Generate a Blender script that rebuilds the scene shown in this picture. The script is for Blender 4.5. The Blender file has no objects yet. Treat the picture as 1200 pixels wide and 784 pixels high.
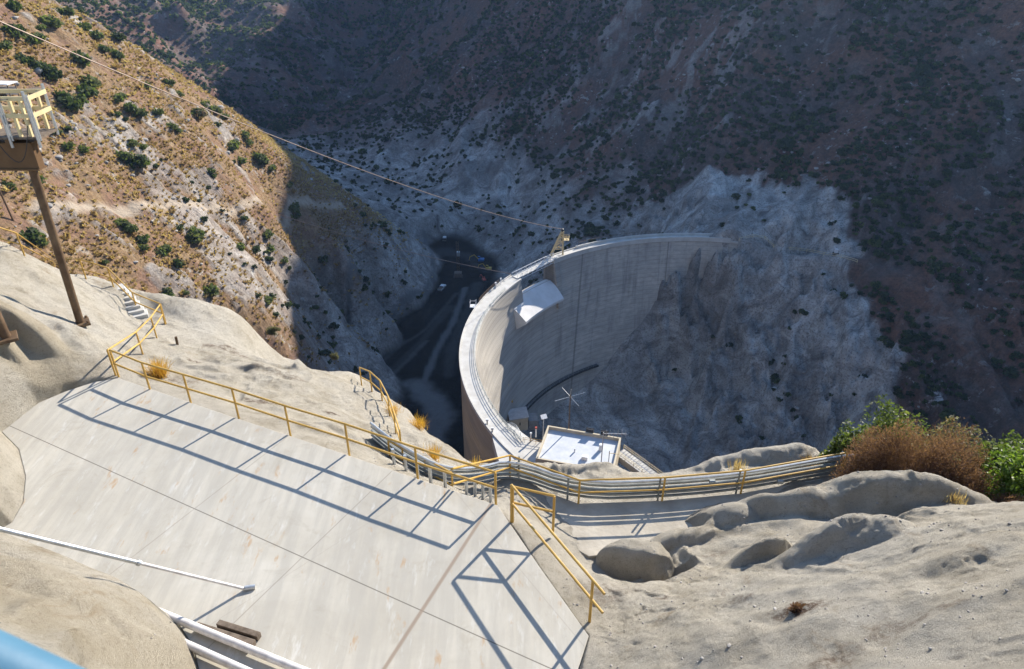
import bpy, math, random
import numpy as np
from mathutils import Vector, Matrix
R = math.radians
random.seed(7); rng = np.random.default_rng(11)
scene = bpy.context.scene
col = scene.collection

HAZE = .0001
# ------------------------------------------------------------------ camera
FPX = 850.0; PITCH = R(31.0)
cP, sP = math.cos(PITCH), math.sin(PITCH)
def ray(px, py):
    v = (392.0-py)/FPX
    return np.array([(px-600.0)/FPX, cP+v*sP, -sP+v*cP])
def at_z(px, py, z):
    r = ray(px, py); return r*(z/r[2])
def at_d(px, py, d): return ray(px, py)*d
cam = bpy.data.cameras.new('camera'); camo = bpy.data.objects.new('camera', cam); col.objects.link(camo)
cam.sensor_width = 36.0; cam.lens = 36.0*FPX/1200.0
camo.rotation_euler = (R(90)-PITCH, 0, 0)
cam.clip_start = 0.05; cam.clip_end = 6000
cam.dof.use_dof = True; cam.dof.focus_distance = 60; cam.dof.aperture_fstop = 5.6
scene.camera = camo

# ------------------------------------------------------------------ helpers
def tag(o, label=None, cat=None, group=None, kind=None):
    if label: o['label'] = label
    if cat: o['category'] = cat
    if group: o['group'] = group
    if kind: o['kind'] = kind
    return o
def empty(name, loc, label, cat, group=None):
    o = bpy.data.objects.new(name, None); col.objects.link(o)
    o.location = tuple(float(v) for v in loc); o.empty_display_size = .3
    return tag(o, label, cat, group)
class MB:
    """collects boxes, tubes and polygons in world space, builds ONE mesh object"""
    def __init__(s): s.v = []; s.f = []
    def add(s, vs, fs):
        b = len(s.v); s.v += [tuple(float(c) for c in v) for v in vs]
        s.f += [tuple(b+i for i in f) for f in fs]; return s
    def box(s, c, size, M=None):
        x, y, z = size[0]/2, size[1]/2, size[2]/2
        vs = [Vector((a*x, b*y, d*z)) for a in (-1, 1) for b in (-1, 1) for d in (-1, 1)]
        if M is not None: vs = [M @ v for v in vs]
        vs = [v+Vector([float(k) for k in c]) for v in vs]
        return s.add(vs, [(0,1,3,2),(4,6,7,5),(0,4,5,1),(2,3,7,6),(0,2,6,4),(1,5,7,3)])
    def prism(s, poly, z0, z1):
        n = len(poly)
        vs = [(p[0], p[1], z0) for p in poly]+[(p[0], p[1], z1) for p in poly]
        return s.add(vs, [tuple(range(n))[::-1], tuple(range(n, 2*n))]+[(i, (i+1) % n, n+(i+1) % n, n+i) for i in range(n)])
    def tube(s, pts, r, n=8, r2=None):
        P = [Vector([float(c) for c in p]) for p in pts]
        if len(P) < 2: return s
        b = len(s.v); t0 = (P[1]-P[0]).normalized()
        a = t0.orthogonal().normalized(); m = len(P)
        for i, p in enumerate(P):
            if i == 0: t = t0
            elif i == m-1: t = (P[-1]-P[-2]).normalized()
            else: t = ((P[i]-P[i-1]).normalized()+(P[i+1]-P[i]).normalized()).normalized()
            a = (a-t*a.dot(t)).normalized(); c = t.cross(a)
            rr = r if r2 is None else r+(r2-r)*i/(m-1)
            for k in range(n):
                w = 2*math.pi*k/n
                s.v.append(tuple(p+(a*math.cos(w)+c*math.sin(w))*rr))
        for i in range(m-1):
            for k in range(n):
                k2 = (k+1) % n
                s.f.append((b+i*n+k, b+i*n+k2, b+(i+1)*n+k2, b+(i+1)*n+k))
        s.f.append(tuple(b+k for k in range(n))[::-1]); s.f.append(tuple(b+(m-1)*n+k for k in range(n)))
        return s
    def build(s, name, mat, parent=None, smooth=False, bevel=0):
        me = bpy.data.meshes.new(name)
        org = Vector((0, 0, 0))
        if parent is not None:
            p = parent
            while p is not None: org += p.location; p = p.parent
        me.from_pydata([tuple(Vector(v)-org) for v in s.v], [], s.f); me.update()
        o = bpy.data.objects.new(name, me); col.objects.link(o)
        if mat: me.materials.append(mat)
        if parent is not None: o.parent = parent
        if smooth:
            for p in me.polygons: p.use_smooth = True
            me.set_sharp_from_angle(angle=R(40))
        if bevel:
            m = o.modifiers.new('bevel', 'BEVEL'); m.width = bevel; m.segments = 2; m.limit_method = 'ANGLE'
        return o
def big_mesh(name, V, Fc, mat, smooth=False, parent=None, col_attr=None):
    """numpy verts (n,3), faces (m,k)"""
    me = bpy.data.meshes.new(name); n, m, k = len(V), len(Fc), Fc.shape[1]
    me.vertices.add(n); me.vertices.foreach_set('co', np.ascontiguousarray(V, dtype=np.float32).ravel())
    me.loops.add(m*k); me.loops.foreach_set('vertex_index', Fc.astype(np.int32).ravel())
    me.polygons.add(m); me.polygons.foreach_set('loop_start', np.arange(0, m*k, k, dtype=np.int32))
    if smooth: me.polygons.foreach_set('use_smooth', np.ones(m, dtype=bool))
    me.update(calc_edges=True)
    if col_attr:
        for an, arr in col_attr.items():
            a = me.attributes.new(an, 'FLOAT', 'POINT'); a.data.foreach_set('value', np.ascontiguousarray(arr, dtype=np.float32).ravel())
    if mat: me.materials.append(mat)
    o = bpy.data.objects.new(name, me); col.objects.link(o)
    if parent is not None: o.parent = parent
    return o

# ---- numpy noise
def _h(ix, iy, s):
    n = (ix.astype(np.int64)*374761393+iy.astype(np.int64)*668265263+s*982451653) & 0x7fffffff
    n = ((n ^ (n >> 13))*1274126177) & 0x7fffffff
    return ((n ^ (n >> 16)) & 0xffff)/65535.0
def vnoise(x, y, s=0):
    x = np.asarray(x, float); y = np.asarray(y, float)
    ix, iy = np.floor(x), np.floor(y); fx, fy = x-ix, y-iy
    fx = fx**3*(fx*(fx*6-15)+10); fy = fy**3*(fy*(fy*6-15)+10)
    a, b, c, d = _h(ix, iy, s), _h(ix+1, iy, s), _h(ix, iy+1, s), _h(ix+1, iy+1, s)
    return (a+(b-a)*fx)*(1-fy)+(c+(d-c)*fx)*fy
def fbm(x, y, o=4, s=0, g=.5):
    t = 0; a = 1; w = 0
    for i in range(o):
        c, d = math.cos(i*1.1), math.sin(i*1.1)
        t = t+a*(vnoise((x*c-y*d)*2**i, (x*d+y*c)*2**i, s+i)-.5); w += a; a *= g
    return t/w*2
def ridged(x, y, o=4, s=0):
    t = 0; a = 1; w = 0
    for i in range(o):
        c, d = math.cos(i*.9), math.sin(i*.9)
        t = t+a*(1-np.abs(2*vnoise((x*c-y*d)*2**i, (x*d+y*c)*2**i, s+i)-1)); w += a; a *= .5
    return t/w
def sstep(a, b, x):
    t = np.clip((x-a)/(b-a), 0, 1); return t*t*(3-2*t)
class RBF:
    def __init__(s, pts, lin=True):
        s.p = np.array(pts, float); n = len(s.p); X = s.p[:, :2]
        D = np.sqrt(((X[:, None]-X[None])**2).sum(2)); A = np.zeros((n+3, n+3)); A[:n, :n] = D
        Q = np.c_[np.ones(n), X]; A[:n, n:] = Q; A[n:, :n] = Q.T
        s.w = np.linalg.solve(A+np.diag([1e-6]*n+[0]*3), np.r_[s.p[:, 2], 0, 0, 0])
    def __call__(s, x, y):
        x = np.asarray(x, float); sh = x.shape; x = x.ravel(); y = np.asarray(y, float).ravel()
        n = len(s.p); out = s.w[n]+s.w[n+1]*x+s.w[n+2]*y
        for i in range(n): out = out+s.w[i]*np.hypot(x-s.p[i, 0], y-s.p[i, 1])
        return out.reshape(sh)
def blur(Z, k):
    for _ in range(k):
        P = np.pad(Z, 1, mode='edge')
        Z = (P[:-2, 1:-1]+P[2:, 1:-1]+P[1:-1, :-2]+P[1:-1, 2:]+4*P[1:-1, 1:-1])/8
    return Z
class Grid:
    def __init__(s, xs, ys, Z): s.x, s.y, s.Z = xs, ys, Z
    def __call__(s, x, y):
        x = np.clip(np.asarray(x, float), s.x[0], s.x[-1]-1e-6); y = np.clip(np.asarray(y, float), s.y[0], s.y[-1]-1e-6)
        i = np.clip(np.searchsorted(s.x, x, side='right')-1, 0, len(s.x)-2); j = np.clip(np.searchsorted(s.y, y, side='right')-1, 0, len(s.y)-2)
        fx = (x-s.x[i])/(s.x[i+1]-s.x[i]); fy = (y-s.y[j])/(s.y[j+1]-s.y[j])
        Z = s.Z
        return (Z[j, i]*(1-fx)+Z[j, i+1]*fx)*(1-fy)+(Z[j+1, i]*(1-fx)+Z[j+1, i+1]*fx)*fy
    def mesh(s, name, mat, attrs=None):
        nx, ny = len(s.x), len(s.y); X, Y = np.meshgrid(s.x, s.y)
        V = np.c_[X.ravel(), Y.ravel(), s.Z.ravel()]
        i = (np.arange(ny-1)[:, None]*nx+np.arange(nx-1)[None]).ravel()
        return big_mesh(name, V, np.c_[i, i+1, i+nx+1, i+nx], mat, True, None, attrs)
    def hit(s, px, py, d0=3, d1=900, n=6000):
        r = ray(px, py); d = np.geomspace(d0, d1, n); p = r[None]*d[:, None]
        k = np.nonzero(p[:, 2] < s(p[:, 0], p[:, 1]))[0]
        return p[k[0]] if len(k) else p[-1]
def inpoly(x, y, poly):
    x = np.asarray(x); c = np.zeros(x.shape, bool); n = len(poly)
    for i in range(n):
        x0, y0 = poly[i][0], poly[i][1]; x1, y1 = poly[(i+1) % n][0], poly[(i+1) % n][1]
        if y0 == y1: continue
        c ^= ((y0 > y) != (y1 > y)) & (x < (x1-x0)*(y-y0)/(y1-y0)+x0)
    return c

# ------------------------------------------------------------------ materials
class NT:
    def __init__(s, name):
        s.m = bpy.data.materials.new(name); s.m.use_nodes = True; s.t = s.m.node_tree
        s.b = s.t.nodes['Principled BSDF']; s.tc = s.t.nodes.new('ShaderNodeTexCoord').outputs['Object']
        s.b.inputs['Roughness'].default_value = .85
        s.b.inputs['Specular IOR Level'].default_value = .25
    def n(s, ty, **k):
        nd = s.t.nodes.new(ty)
        for a, v in k.items(): setattr(nd, a, v)
        return nd
    def L(s, a, b): s.t.links.new(a, b)
    def put(s, sock, v):
        if isinstance(v, bpy.types.NodeSocket): s.L(v, sock)
        else: sock.default_value = v
    def math(s, op, a, b=0.0, c=0.0, clamp=False):
        nd = s.n('ShaderNodeMath', operation=op, use_clamp=clamp)
        for i, v in enumerate((a, b, c)): s.put(nd.inputs[i], v)
        return nd.outputs[0]
    def noise(s, scale=1.0, detail=5, rough=.55, vec=None, stretch=None, dist=0.0):
        v = vec or s.tc
        if stretch:
            mp = s.n('ShaderNodeMapping'); mp.inputs['Scale'].default_value = stretch[:3]
            if len(stretch) > 3: mp.inputs['Rotation'].default_value = (0, 0, stretch[3])
            s.L(v, mp.inputs[0]); v = mp.outputs[0]
        nd = s.n('ShaderNodeTexNoise'); s.L(v, nd.inputs['Vector'])
        nd.inputs['Scale'].default_value = scale; nd.inputs['Detail'].default_value = detail
        nd.inputs['Roughness'].default_value = rough; nd.inputs['Distortion'].default_value = dist
        return nd.outputs['Fac']
    def vor(s, scale, vec=None, feature='F1', out='Distance'):
        nd = s.n('ShaderNodeTexVoronoi', feature=feature); s.L(vec or s.tc, nd.inputs['Vector']); nd.inputs['Scale'].default_value = scale
        return nd.outputs[out]
    def ramp(s, fac, stops):
        nd = s.n('ShaderNodeValToRGB'); s.L(fac, nd.inputs[0]); e = nd.color_ramp.elements
        while len(e) < len(stops): e.new(.5)
        for el, (p, c) in zip(e, stops):
            el.position = p; el.color = (c, c, c, 1) if isinstance(c, (int, float)) else (*c, 1)
        return nd.outputs[0]
    def mr(s, v, a, b, c=0.0, d=1.0):
        nd = s.n('ShaderNodeMapRange'); s.put(nd.inputs[0], v)
        for i, k in enumerate((a, b, c, d)): nd.inputs[i+1].default_value = k
        return nd.outputs[0]
    def mix(s, fac, a, b, mode='MIX'):
        nd = s.n('ShaderNodeMix', data_type='RGBA', blend_type=mode)
        s.put(nd.inputs[0], fac)
        for i, v in ((6, a), (7, b)):
            if isinstance(v, tuple): v = (*v, 1) if len(v) == 3 else v
            s.put(nd.inputs[i], v)
        return nd.outputs[2]
    def attr(s, name): return s.n('ShaderNodeAttribute', attribute_name=name).outputs['Fac']
    def sep(s, vec=None):
        nd = s.n('ShaderNodeSeparateXYZ'); s.L(vec or s.tc, nd.inputs[0]); return nd.outputs
    def bump(s, h, strength=.5, dist=.02, chain=None):
        nd = s.n('ShaderNodeBump'); nd.inputs['Strength'].default_value = strength; nd.inputs['Distance'].default_value = dist
        s.L(h, nd.inputs['Height'])
        if chain: s.L(chain, nd.inputs['Normal'])
        s.L(nd.outputs[0], s.b.inputs['Normal']); return nd.outputs[0]
    def base(s, c): s.put(s.b.inputs['Base Color'], (*c, 1) if isinstance(c, tuple) else c); return s
    def set(s, **k):
        for a, v in k.items(): s.put(s.b.inputs[a.replace('_', ' ')], v)
        return s

def simple_mat(name, c1, c2, scale=3.0, rough=.7, metal=0.0, bump=.2, lo=.35, hi=.65, dist=.01):
    t = NT(name); f = t.noise(scale, 6, .6)
    t.base(t.ramp(f, [(lo, c1), (hi, c2)])); t.set(Roughness=rough, Metallic=metal)
    if bump: t.bump(t.noise(scale*6, 4), bump, dist)
    return t.m
M = {}
M['yellow'] = simple_mat('yellow_paint', (.40, .24, .055), (.54, .34, .09), 2.5, .5, 0, .15, .3, .6)
M['pale_yellow'] = simple_mat('faded_yellow_paint', (.55, .44, .24), (.66, .54, .30), 2.0, .5)
M['galv'] = simple_mat('galvanised_steel', (.42, .44, .45), (.55, .57, .58), 5, .38, .6, .1)
M['conduit'] = simple_mat('grey_conduit', (.20, .22, .22), (.31, .33, .33), 3, .42, .35, .1)
M['white_pipe'] = simple_mat('weathered_white_pipe', (.50, .47, .45), (.68, .66, .64), 4, .5, .1)
M['rust'] = simple_mat('rust_brown_steel', (.085, .05, .028), (.16, .105, .06), 2.5, .65, .1, .2)
M['brownbeam'] = simple_mat('brown_painted_steel', (.10, .055, .024), (.15, .085, .04), 1.5, .6, 0, .15)
M['timber'] = simple_mat('weathered_timber', (.10, .075, .055), (.19, .15, .115), 6, .85)
M['white_roof'] = simple_mat('white_roof_coating', (.42, .45, .49), (.52, .54, .565), .6, .7, 0, .1)
M['beige_wall'] = simple_mat('beige_render', (.46, .40, .29), (.54, .47, .35), .5, .8)
M['white_metal'] = simple_mat('white_painted_metal', (.55, .56, .57), (.72, .73, .74), 3, .5)
M['dark_metal'] = simple_mat('dark_metal', (.03, .03, .035), (.06, .06, .065), 3, .5, .3)
M['machine_yellow'] = simple_mat('machine_yellow', (.36, .24, .03), (.45, .31, .05), 1.5, .5)
M['machine_blue'] = simple_mat('machine_blue', (.03, .12, .32), (.05, .18, .42), 1.5, .5)
M['machine_red'] = simple_mat('machine_red', (.42, .07, .05), (.52, .11, .08), 1.5, .5)
M['cable'] = simple_mat('cable_steel', (.22, .165, .135), (.32, .25, .205), 1.0, .5, .3, 0)
M['blue_paint'] = simple_mat('blue_painted_metal', (.05, .13, .20), (.08, .18, .26), 2, .5)

M['walk'] = simple_mat('walkway_concrete', (.33, .295, .24), (.47, .43, .36), 1.3, .95, 0, .5, .3, .7, .03)
# --- gunite (sprayed concrete) slopes near the camera
def gunite():
    t = NT('gunite'); big = t.noise(.22, 5, .6); mid = t.noise(1.3, 6, .62); fine = t.noise(9, 8, .7)
    c = t.ramp(mid, [(.30, (.36, .315, .24)), (.5, (.49, .44, .355)), (.72, (.575, .53, .445))])
    c = t.mix(t.ramp(big, [(.45, 0.0), (.68, .75)]), c, (.54, .505, .44))
    st = t.noise(.8, 5, .7, stretch=(1.4, .5, .5), dist=.6)
    c = t.mix(t.ramp(st, [(.60, 0.0), (.72, .55)]), c, (.25, .165, .085))
    c = t.mix(t.ramp(t.noise(2.6, 7, .75), [(.62, 0.0), (.70, .5)]), c, (.12, .085, .055))
    c = t.mix(t.math('MULTIPLY', t.attr('litter'), t.ramp(t.noise(5, 6, .75), [(.42, 0.0), (.58, 1.0)])), c, (.115, .07, .045))
    c = t.mix(t.attr('tint'), c, (.36, .285, .17))
    c = t.mix(t.ramp(fine, [(.34, .32), (.48, 0.0)]), c, (.17, .135, .10))
    c = t.mix(t.ramp(t.noise(30, 4, .7), [(.36, .30), (.47, 0.0)]), c, (.17, .14, .105))
    # hairline cracks
    wv = t.n('ShaderNodeVectorMath', operation='ADD'); t.L(t.tc, wv.inputs[0])
    nz = t.n('ShaderNodeTexNoise'); nz.inputs['Scale'].default_value = .9; nz.inputs['Detail'].default_value = 4; t.L(t.tc, nz.inputs['Vector'])
    sc = t.n('ShaderNodeVectorMath', operation='SCALE'); sc.inputs[3].default_value = 1.6; t.L(nz.outputs['Color'], sc.inputs[0]); t.L(sc.outputs[0], wv.inputs[1])
    cr = t.vor(.33, wv.outputs[0], 'DISTANCE_TO_EDGE'); crm = t.math('MULTIPLY', t.ramp(cr, [(0, .6), (.005, 0.0)]), t.math('MULTIPLY', t.ramp(big, [(.50, 0.0), (.6, 1.0)]), t.ramp(mid, [(.45, 0.0), (.6, 1.0)])))
    c = t.mix(crm, c, (.09, .07, .055))
    t.base(c); t.set(Roughness=.95)
    b = t.bump(t.noise(2.4, 10, .76, dist=.3), 1.0, .16); b = t.bump(t.noise(14, 7, .8), 1.0, .06, b); t.bump(t.ramp(t.noise(42, 4, .7), [(.42, 0.0), (.62, 1.0)]), .9, .02, b)
    return t.m
M['gunite'] = gunite()

def terrain_mat():
    t = NT('hillside'); pos = t.tc
    n1 = t.noise(.02, 6, .6); n2 = t.noise(.12, 7, .65); n3 = t.noise(.55, 7, .7); n4 = t.noise(1.7, 5, .7)
    soil = t.ramp(n2, [(.3, (.075, .058, .054)), (.5, (.125, .092, .082)), (.7, (.175, .145, .13))])
    soil = t.mix(t.ramp(t.noise(.018, 7, .68, dist=.7), [(.44, 0.0), (.56, .9)]), soil, (.20, .10, .068))
    soil = t.mix(t.ramp(n3, [(.42, .55), (.6, 0.0)]), soil, (.05, .045, .038))
    dry = t.ramp(n3, [(.28, (.13, .088, .055)), (.5, (.225, .15, .085)), (.7, (.33, .245, .15))])
    dry = t.mix(t.ramp(n2, [(.46, 0.0), (.62, .85)]), dry, (.21, .125, .088))
    rk1 = t.noise(.09, 8, .68, dist=1.6); rk2 = t.noise(.045, 6, .6, stretch=(1, 1, .35), dist=1.0)
    rock = t.ramp(rk1, [(.30, (.11, .10, .095)), (.44, (.31, .295, .275)), (.56, (.47, .455, .425)), (.70, (.64, .62, .59))])
    rock = t.mix(t.ramp(rk2, [(.40, .55), (.56, 0.0)]), rock, (.13, .115, .105))
    rock = t.mix(t.math('MULTIPLY', t.ramp(t.vor(.16, None, 'DISTANCE_TO_EDGE'), [(0, .5), (.04, 0.0)]), t.ramp(n2, [(.45, 0.0), (.6, 1.0)])), rock, (.07, .065, .06))
    rock = t.mix(t.ramp(t.noise(.07, 7, .7, dist=.8), [(.60, 0.0), (.72, .6)]), rock, (.20, .145, .115))
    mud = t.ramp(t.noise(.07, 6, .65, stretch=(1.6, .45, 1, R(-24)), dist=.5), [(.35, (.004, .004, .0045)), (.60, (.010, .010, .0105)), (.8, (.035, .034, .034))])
    dryf = t.attr('dry'); rockf = t.attr('rock'); mudf = t.attr('mud'); wetf = t.attr('wet')
    c = t.mix(dryf, soil, dry)
    # stony outcrops break through the soil
    oc = t.ramp(t.noise(.25, 9, .76, dist=.5), [(.575, 0.0), (.61, .8)])
    oc = t.math('MULTIPLY', oc, t.ramp(n1, [(.38, .15), (.60, 1.0)]))
    c = t.mix(oc, c, rock)
    c = t.mix(rockf, c, rock)
    c = t.mix(t.math('MULTIPLY', t.ramp(n4, [(.34, .65), (.5, 0.0)]), t.math('SUBTRACT', 1.0, mudf)), c, (.06, .045, .035))
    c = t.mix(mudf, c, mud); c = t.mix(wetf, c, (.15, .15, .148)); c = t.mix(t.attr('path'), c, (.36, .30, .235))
    t.base(c); t.set(Roughness=1.0); t.b.inputs['Specular IOR Level'].default_value = .06
    b = t.bump(t.noise(.13, 8, .66, dist=.6), .75, 2.6); b = t.bump(t.noise(.6, 6, .7), .6, .5, b); t.bump(n4, .4, .25, b)
    return t.m
M['terrain'] = terrain_mat()

# ------------------------------------------------------------------ sun / sky
SUN_AZ, SUN_EL = R(35.4), R(27.7)
sd = np.array([math.sin(SUN_AZ)*math.cos(SUN_EL), math.cos(SUN_AZ)*math.cos(SUN_EL), math.sin(SUN_EL)])
w = bpy.data.worlds.new('World'); scene.world = w; w.use_nodes = True
sky = w.node_tree.nodes.new('ShaderNodeTexSky'); sky.sky_type = 'NISHITA'; sky.sun_disc = False
sky.sun_elevation = SUN_EL; sky.sun_rotation = SUN_AZ; sky.altitude = 600; sky.air_density = 1.15; sky.dust_density = .3; sky.ozone_density = 3.6
bg = w.node_tree.nodes['Background']; w.node_tree.links.new(sky.outputs[0], bg.inputs[0]); bg.inputs[1].default_value = .11
sl = bpy.data.lights.new('sun', 'SUN'); slo = bpy.data.objects.new('sun', sl); col.objects.link(slo)
sl.energy = 4.5; sl.angle = R(.53); sl.color = (1.0, .92, .80)
slo.rotation_euler = Vector(tuple(-sd)).to_track_quat('-Z', 'Y').to_euler()
vs = scene.view_settings; vs.view_transform = 'Standard'; vs.look = 'None'; vs.exposure = 1.22; vs.gamma = 1; vs.use_curve_mapping = False

# ------------------------------------------------------------------ far terrain
DC = np.array([60.0, 160.0]); ROUT, RIN = 73.3, 69.8; ZC = -100.0
def dpt(deg, r): return np.array([DC[0]+r*math.cos(R(deg)), DC[1]+r*math.sin(R(deg))])
FL = -150.0
C = []
def cz(px, py, z): C.append(at_z(px, py, z))
def cd(px, py, d): C.append(at_d(px, py, d))
def cw(x, y, z): C.append((x, y, z))
# reservoir floor
for p in [(450, 420), (510, 480), (517, 337), (540, 300), (520, 285), (405, 412), (440, 380), (505, 350), (515, 322), (470, 490), (520, 500), (560, 330), (575, 310), (480, 370)]: cz(*p, FL)
cw(-14, 205, FL); cw(-17, 165, FL); cw(-40, 185, FL); cw(8, 235, FL+2); cw(-55, 150, FL); cw(-30, 130, -140)
# far valley bottom behind the spur
for p, d in [((400, 205), 455), ((330, 135), 540), ((455, 235), 400), ((500, 268), 368)]: cd(*p, d)
# spur / left hill
def spur(px, py): return 1/(.0055-9e-6*px+6.73e-6*py)
for p in [(0, 20), (0, 100), (0, 180), (0, 260), (0, 330), (80, 60), (80, 140), (80, 220), (80, 300), (60, 12), (130, 45), (200, 92), (160, 130), (160, 200), (160, 270), (160, 340), (240, 135), (240, 200), (240, 270), (240, 350),
          (280, 148), (350, 202), (320, 250), (310, 320), (320, 385), (410, 234), (390, 270), (450, 257), (440, 285), (480, 276), (500, 298)]: cd(*p, spur(*p))
for p, d in [((370, 330), 235), ((400, 300), 262), ((430, 330), 272), ((400, 370), 258), ((370, 390), 238), ((470, 330), 300), ((490, 315), 318)]: cd(*p, d)
# back side of the spur
cw(-150, 310, -62); cw(-125, 345, -105); cw(-90, 355, -128); cw(-60, 345, -143); cw(-45, 335, -147); cw(-190, 320, -60); cw(-200, 400, -100); cw(-190, 250, -8); cw(-230, 200, 25); cw(-190, 120, 15)
cw(-300, 300, 30)
# slope under the near ledges, left abutment
for x, y, z in [(-60, 60, -60), (-30, 60, -70), (0, 60, -60), (30, 60, -62), (60, 60, -70), (-40, 36, -42), (0, 38, -42), (20, 36, -42), (-20, 90, -98), (0, 92, -92), (20, 95, -95), (40, 100, -108), (60, 90, -105),
                (-6, 112, -103), (4, 116, -101), (18, 112, -101), (30, 118, -104), (-90, 60, -52), (-130, 60, -35), (-60, 100, -92), (-48, 125, -120), (-62, 148, -112), (0, 20, -40), (-30, 10, -30), (30, 10, -30), (-70, 20, -30), (90, 40, -55), (130, 60, -50), (0, -40, -10)]: cw(x, y, z)
# gorge below the dam
for x, y, z in [(40, 160, -160), (30, 180, -154), (20, 165, -153), (10, 150, -146), (8, 132, -125), (70, 140, -163), (110, 110, -163), (150, 80, -163), (30, 140, -145), (45, 128, -135), (80, 115, -140)]: cw(x, y, z)
def face_r(z): return RIN-9.9*(ZC-z)/68.0
for a, z in [(118, -147), (108, -135), (101, -126), (93, -113), (86, -104), (81, -99.0), (78, -96), (128, -150), (140, -152), (155, -150), (165, -148), (205, -132), (212, -112)]:
    p = dpt(a, face_r(z)-.5); cw(p[0], p[1], z)
for a, z in [(77, -95), (81, -98.5), (90, -108), (105, -122), (120, -138), (135, -149)]:
    p = dpt(a, ROUT+3); cw(p[0], p[1], z)
for a, z in [(205, -150), (213, -130)]:
    p = dpt(a, ROUT+3); cw(p[0], p[1], z)
# right canyon wall
for p, d in [((840, 400), 252), ((840, 500), 242), ((760, 450), 262), ((1000, 400), 216), ((1000, 500), 214), ((1100, 500), 200), ((1190, 500), 188), ((1190, 380), 204), ((1190, 250), 225), ((1190, 120), 243), ((1190, 0), 262),
             ((900, 300), 247), ((980, 310), 235), ((1000, 150), 268), ((900, 215), 272), ((800, 230), 282), ((900, 100), 295), ((900, 0), 318), ((750, 100), 365), ((720, 230), 318), ((690, 270), 300), ((640, 200), 368), ((600, 270), 352),
             ((610, 235), 375), ((560, 150), 440), ((540, 250), 385), ((480, 150), 500), ((700, 0), 430), ((800, 0), 372), ((800, 120), 335), ((620, 60), 460), ((560, 0), 560), ((1050, 60), 282), ((1100, 300), 222), ((760, 300), 300), ((820, 265), 262)]: cd(*p, d)
# far mountain, upper left
for p, d in [((320, 0), 640), ((300, 40), 590), ((285, 80), 560), ((275, 112), 545), ((245, 40), 650), ((240, 80), 605), ((235, 105), 575), ((210, 10), 590), ((205, 50), 545), ((195, 75), 520), ((160, 20), 590), ((130, 0), 540),
             ((370, 60), 645), ((380, 20), 700), ((350, 120), 590), ((430, 60), 710), ((400, 100), 650), ((370, 150), 580), ((460, 10), 800), ((480, 60), 585), ((510, 0), 640), ((450, 110), 545), ((420, 150), 530)]: cd(*p, d)
# unseen ridges above the frame, heights shaped for the shade they cast
def ridge(u, a, e): cw(.579*a+.815*u, .815*a-.579*u, e+.525*a)
for u, a, e in [(-10, 520, -150), (-58, 500, -166), (-80, 500, -178), (-100, 500, -206), (-112, 500, -216), (-124, 500, -204), (-140, 500, -168), (-165, 510, -165), (-195, 530, -167), (-230, 560, -166), (-270, 620, -168), (-420, 650, -250), (-480, 700, -280), (-540, 750, -296), (-600, 790, -300), (60, 460, -140), (150, 420, -150), (-112, 420, -214), (-112, 340, -216), (-112, 600, -232), (-320, 720, -190), (0, 700, -230), (-200, 800, -260)]: ridge(u, a, e)
cw(-420, 900, 60); cw(-250, 950, 40); cw(-450, 560, 60); cw(0, 950, 60); cw(300, 900, 60); cw(420, 500, 80); cw(420, 200, 30); cw(250, 150, -40); cw(250, 60, -70); cw(420, -40, -40); cw(-520, 100, 80); cw(-520, -40, 60); cw(200, -40, -30)

def axis(lo, hi, f0, f1, st, g=1.02, mx=4.5):
    a = list(np.arange(f0, f1, st)); s = st
    while a[-1] < hi: s = min(s*g, mx); a.append(a[-1]+s)
    s = st
    while a[0] > lo: s = min(s*g, mx); a.insert(0, a[0]-s)
    return np.array(a)
xs = np.concatenate([axis(-520, 40, -120, 40, 1.0), axis(40, 430, 40.6, 165, .62)]); ys = np.concatenate([axis(-45, 140, 85, 140, 1.0), axis(140, 960, 140.6, 300, .62)])
xs = xs[np.r_[True, np.diff(xs) > .05]]; ys = ys[np.r_[True, np.diff(ys) > .05]]
X, Y = np.meshgrid(xs, ys)
Z = RBF(C)(X, Y); Z = blur(Z, 10)
floor_m = sstep(5, 1.5, Z-FL)*(Y > 125)*sstep(385, 360, Y)*((np.hypot(X-DC[0], Y-DC[1]) > ROUT-1)*1.0)
# relief
dist = np.hypot(X, Y)
nearend = sstep(0, 40, np.hypot(X-2, Y-112)-16)
amp = (1-floor_m)*nearend
damd = np.abs(np.hypot(X-DC[0], Y-DC[1])-(ROUT+RIN)/2+3); damp = .35+.65*sstep(2, 14, damd)
q = (fbm(X/45, Y/45, 2, 5)*10)
rightside = sstep(-60, 40, (X-20)*.55+(Y-235)*.83)
lefthill = sstep(-25, -55, X)*sstep(345, 320, Y)
Z = Z+amp*damp*(
    (ridged((X*.8-Y*.6+q)/34, (X*.6+Y*.8)/95, 4, 21)-.62)*9*(.35+.65*rightside)*(1-lefthill)*sstep(60, 160, dist)
    + (ridged((X+q)/15, (Y-q)/19, 4, 31)-.6)*3.0*(1-.5*lefthill)+fbm(X/6, Y/6, 4, 41)*1.3+fbm(X/2.2, Y/2.2, 3, 47)*.45)
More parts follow.
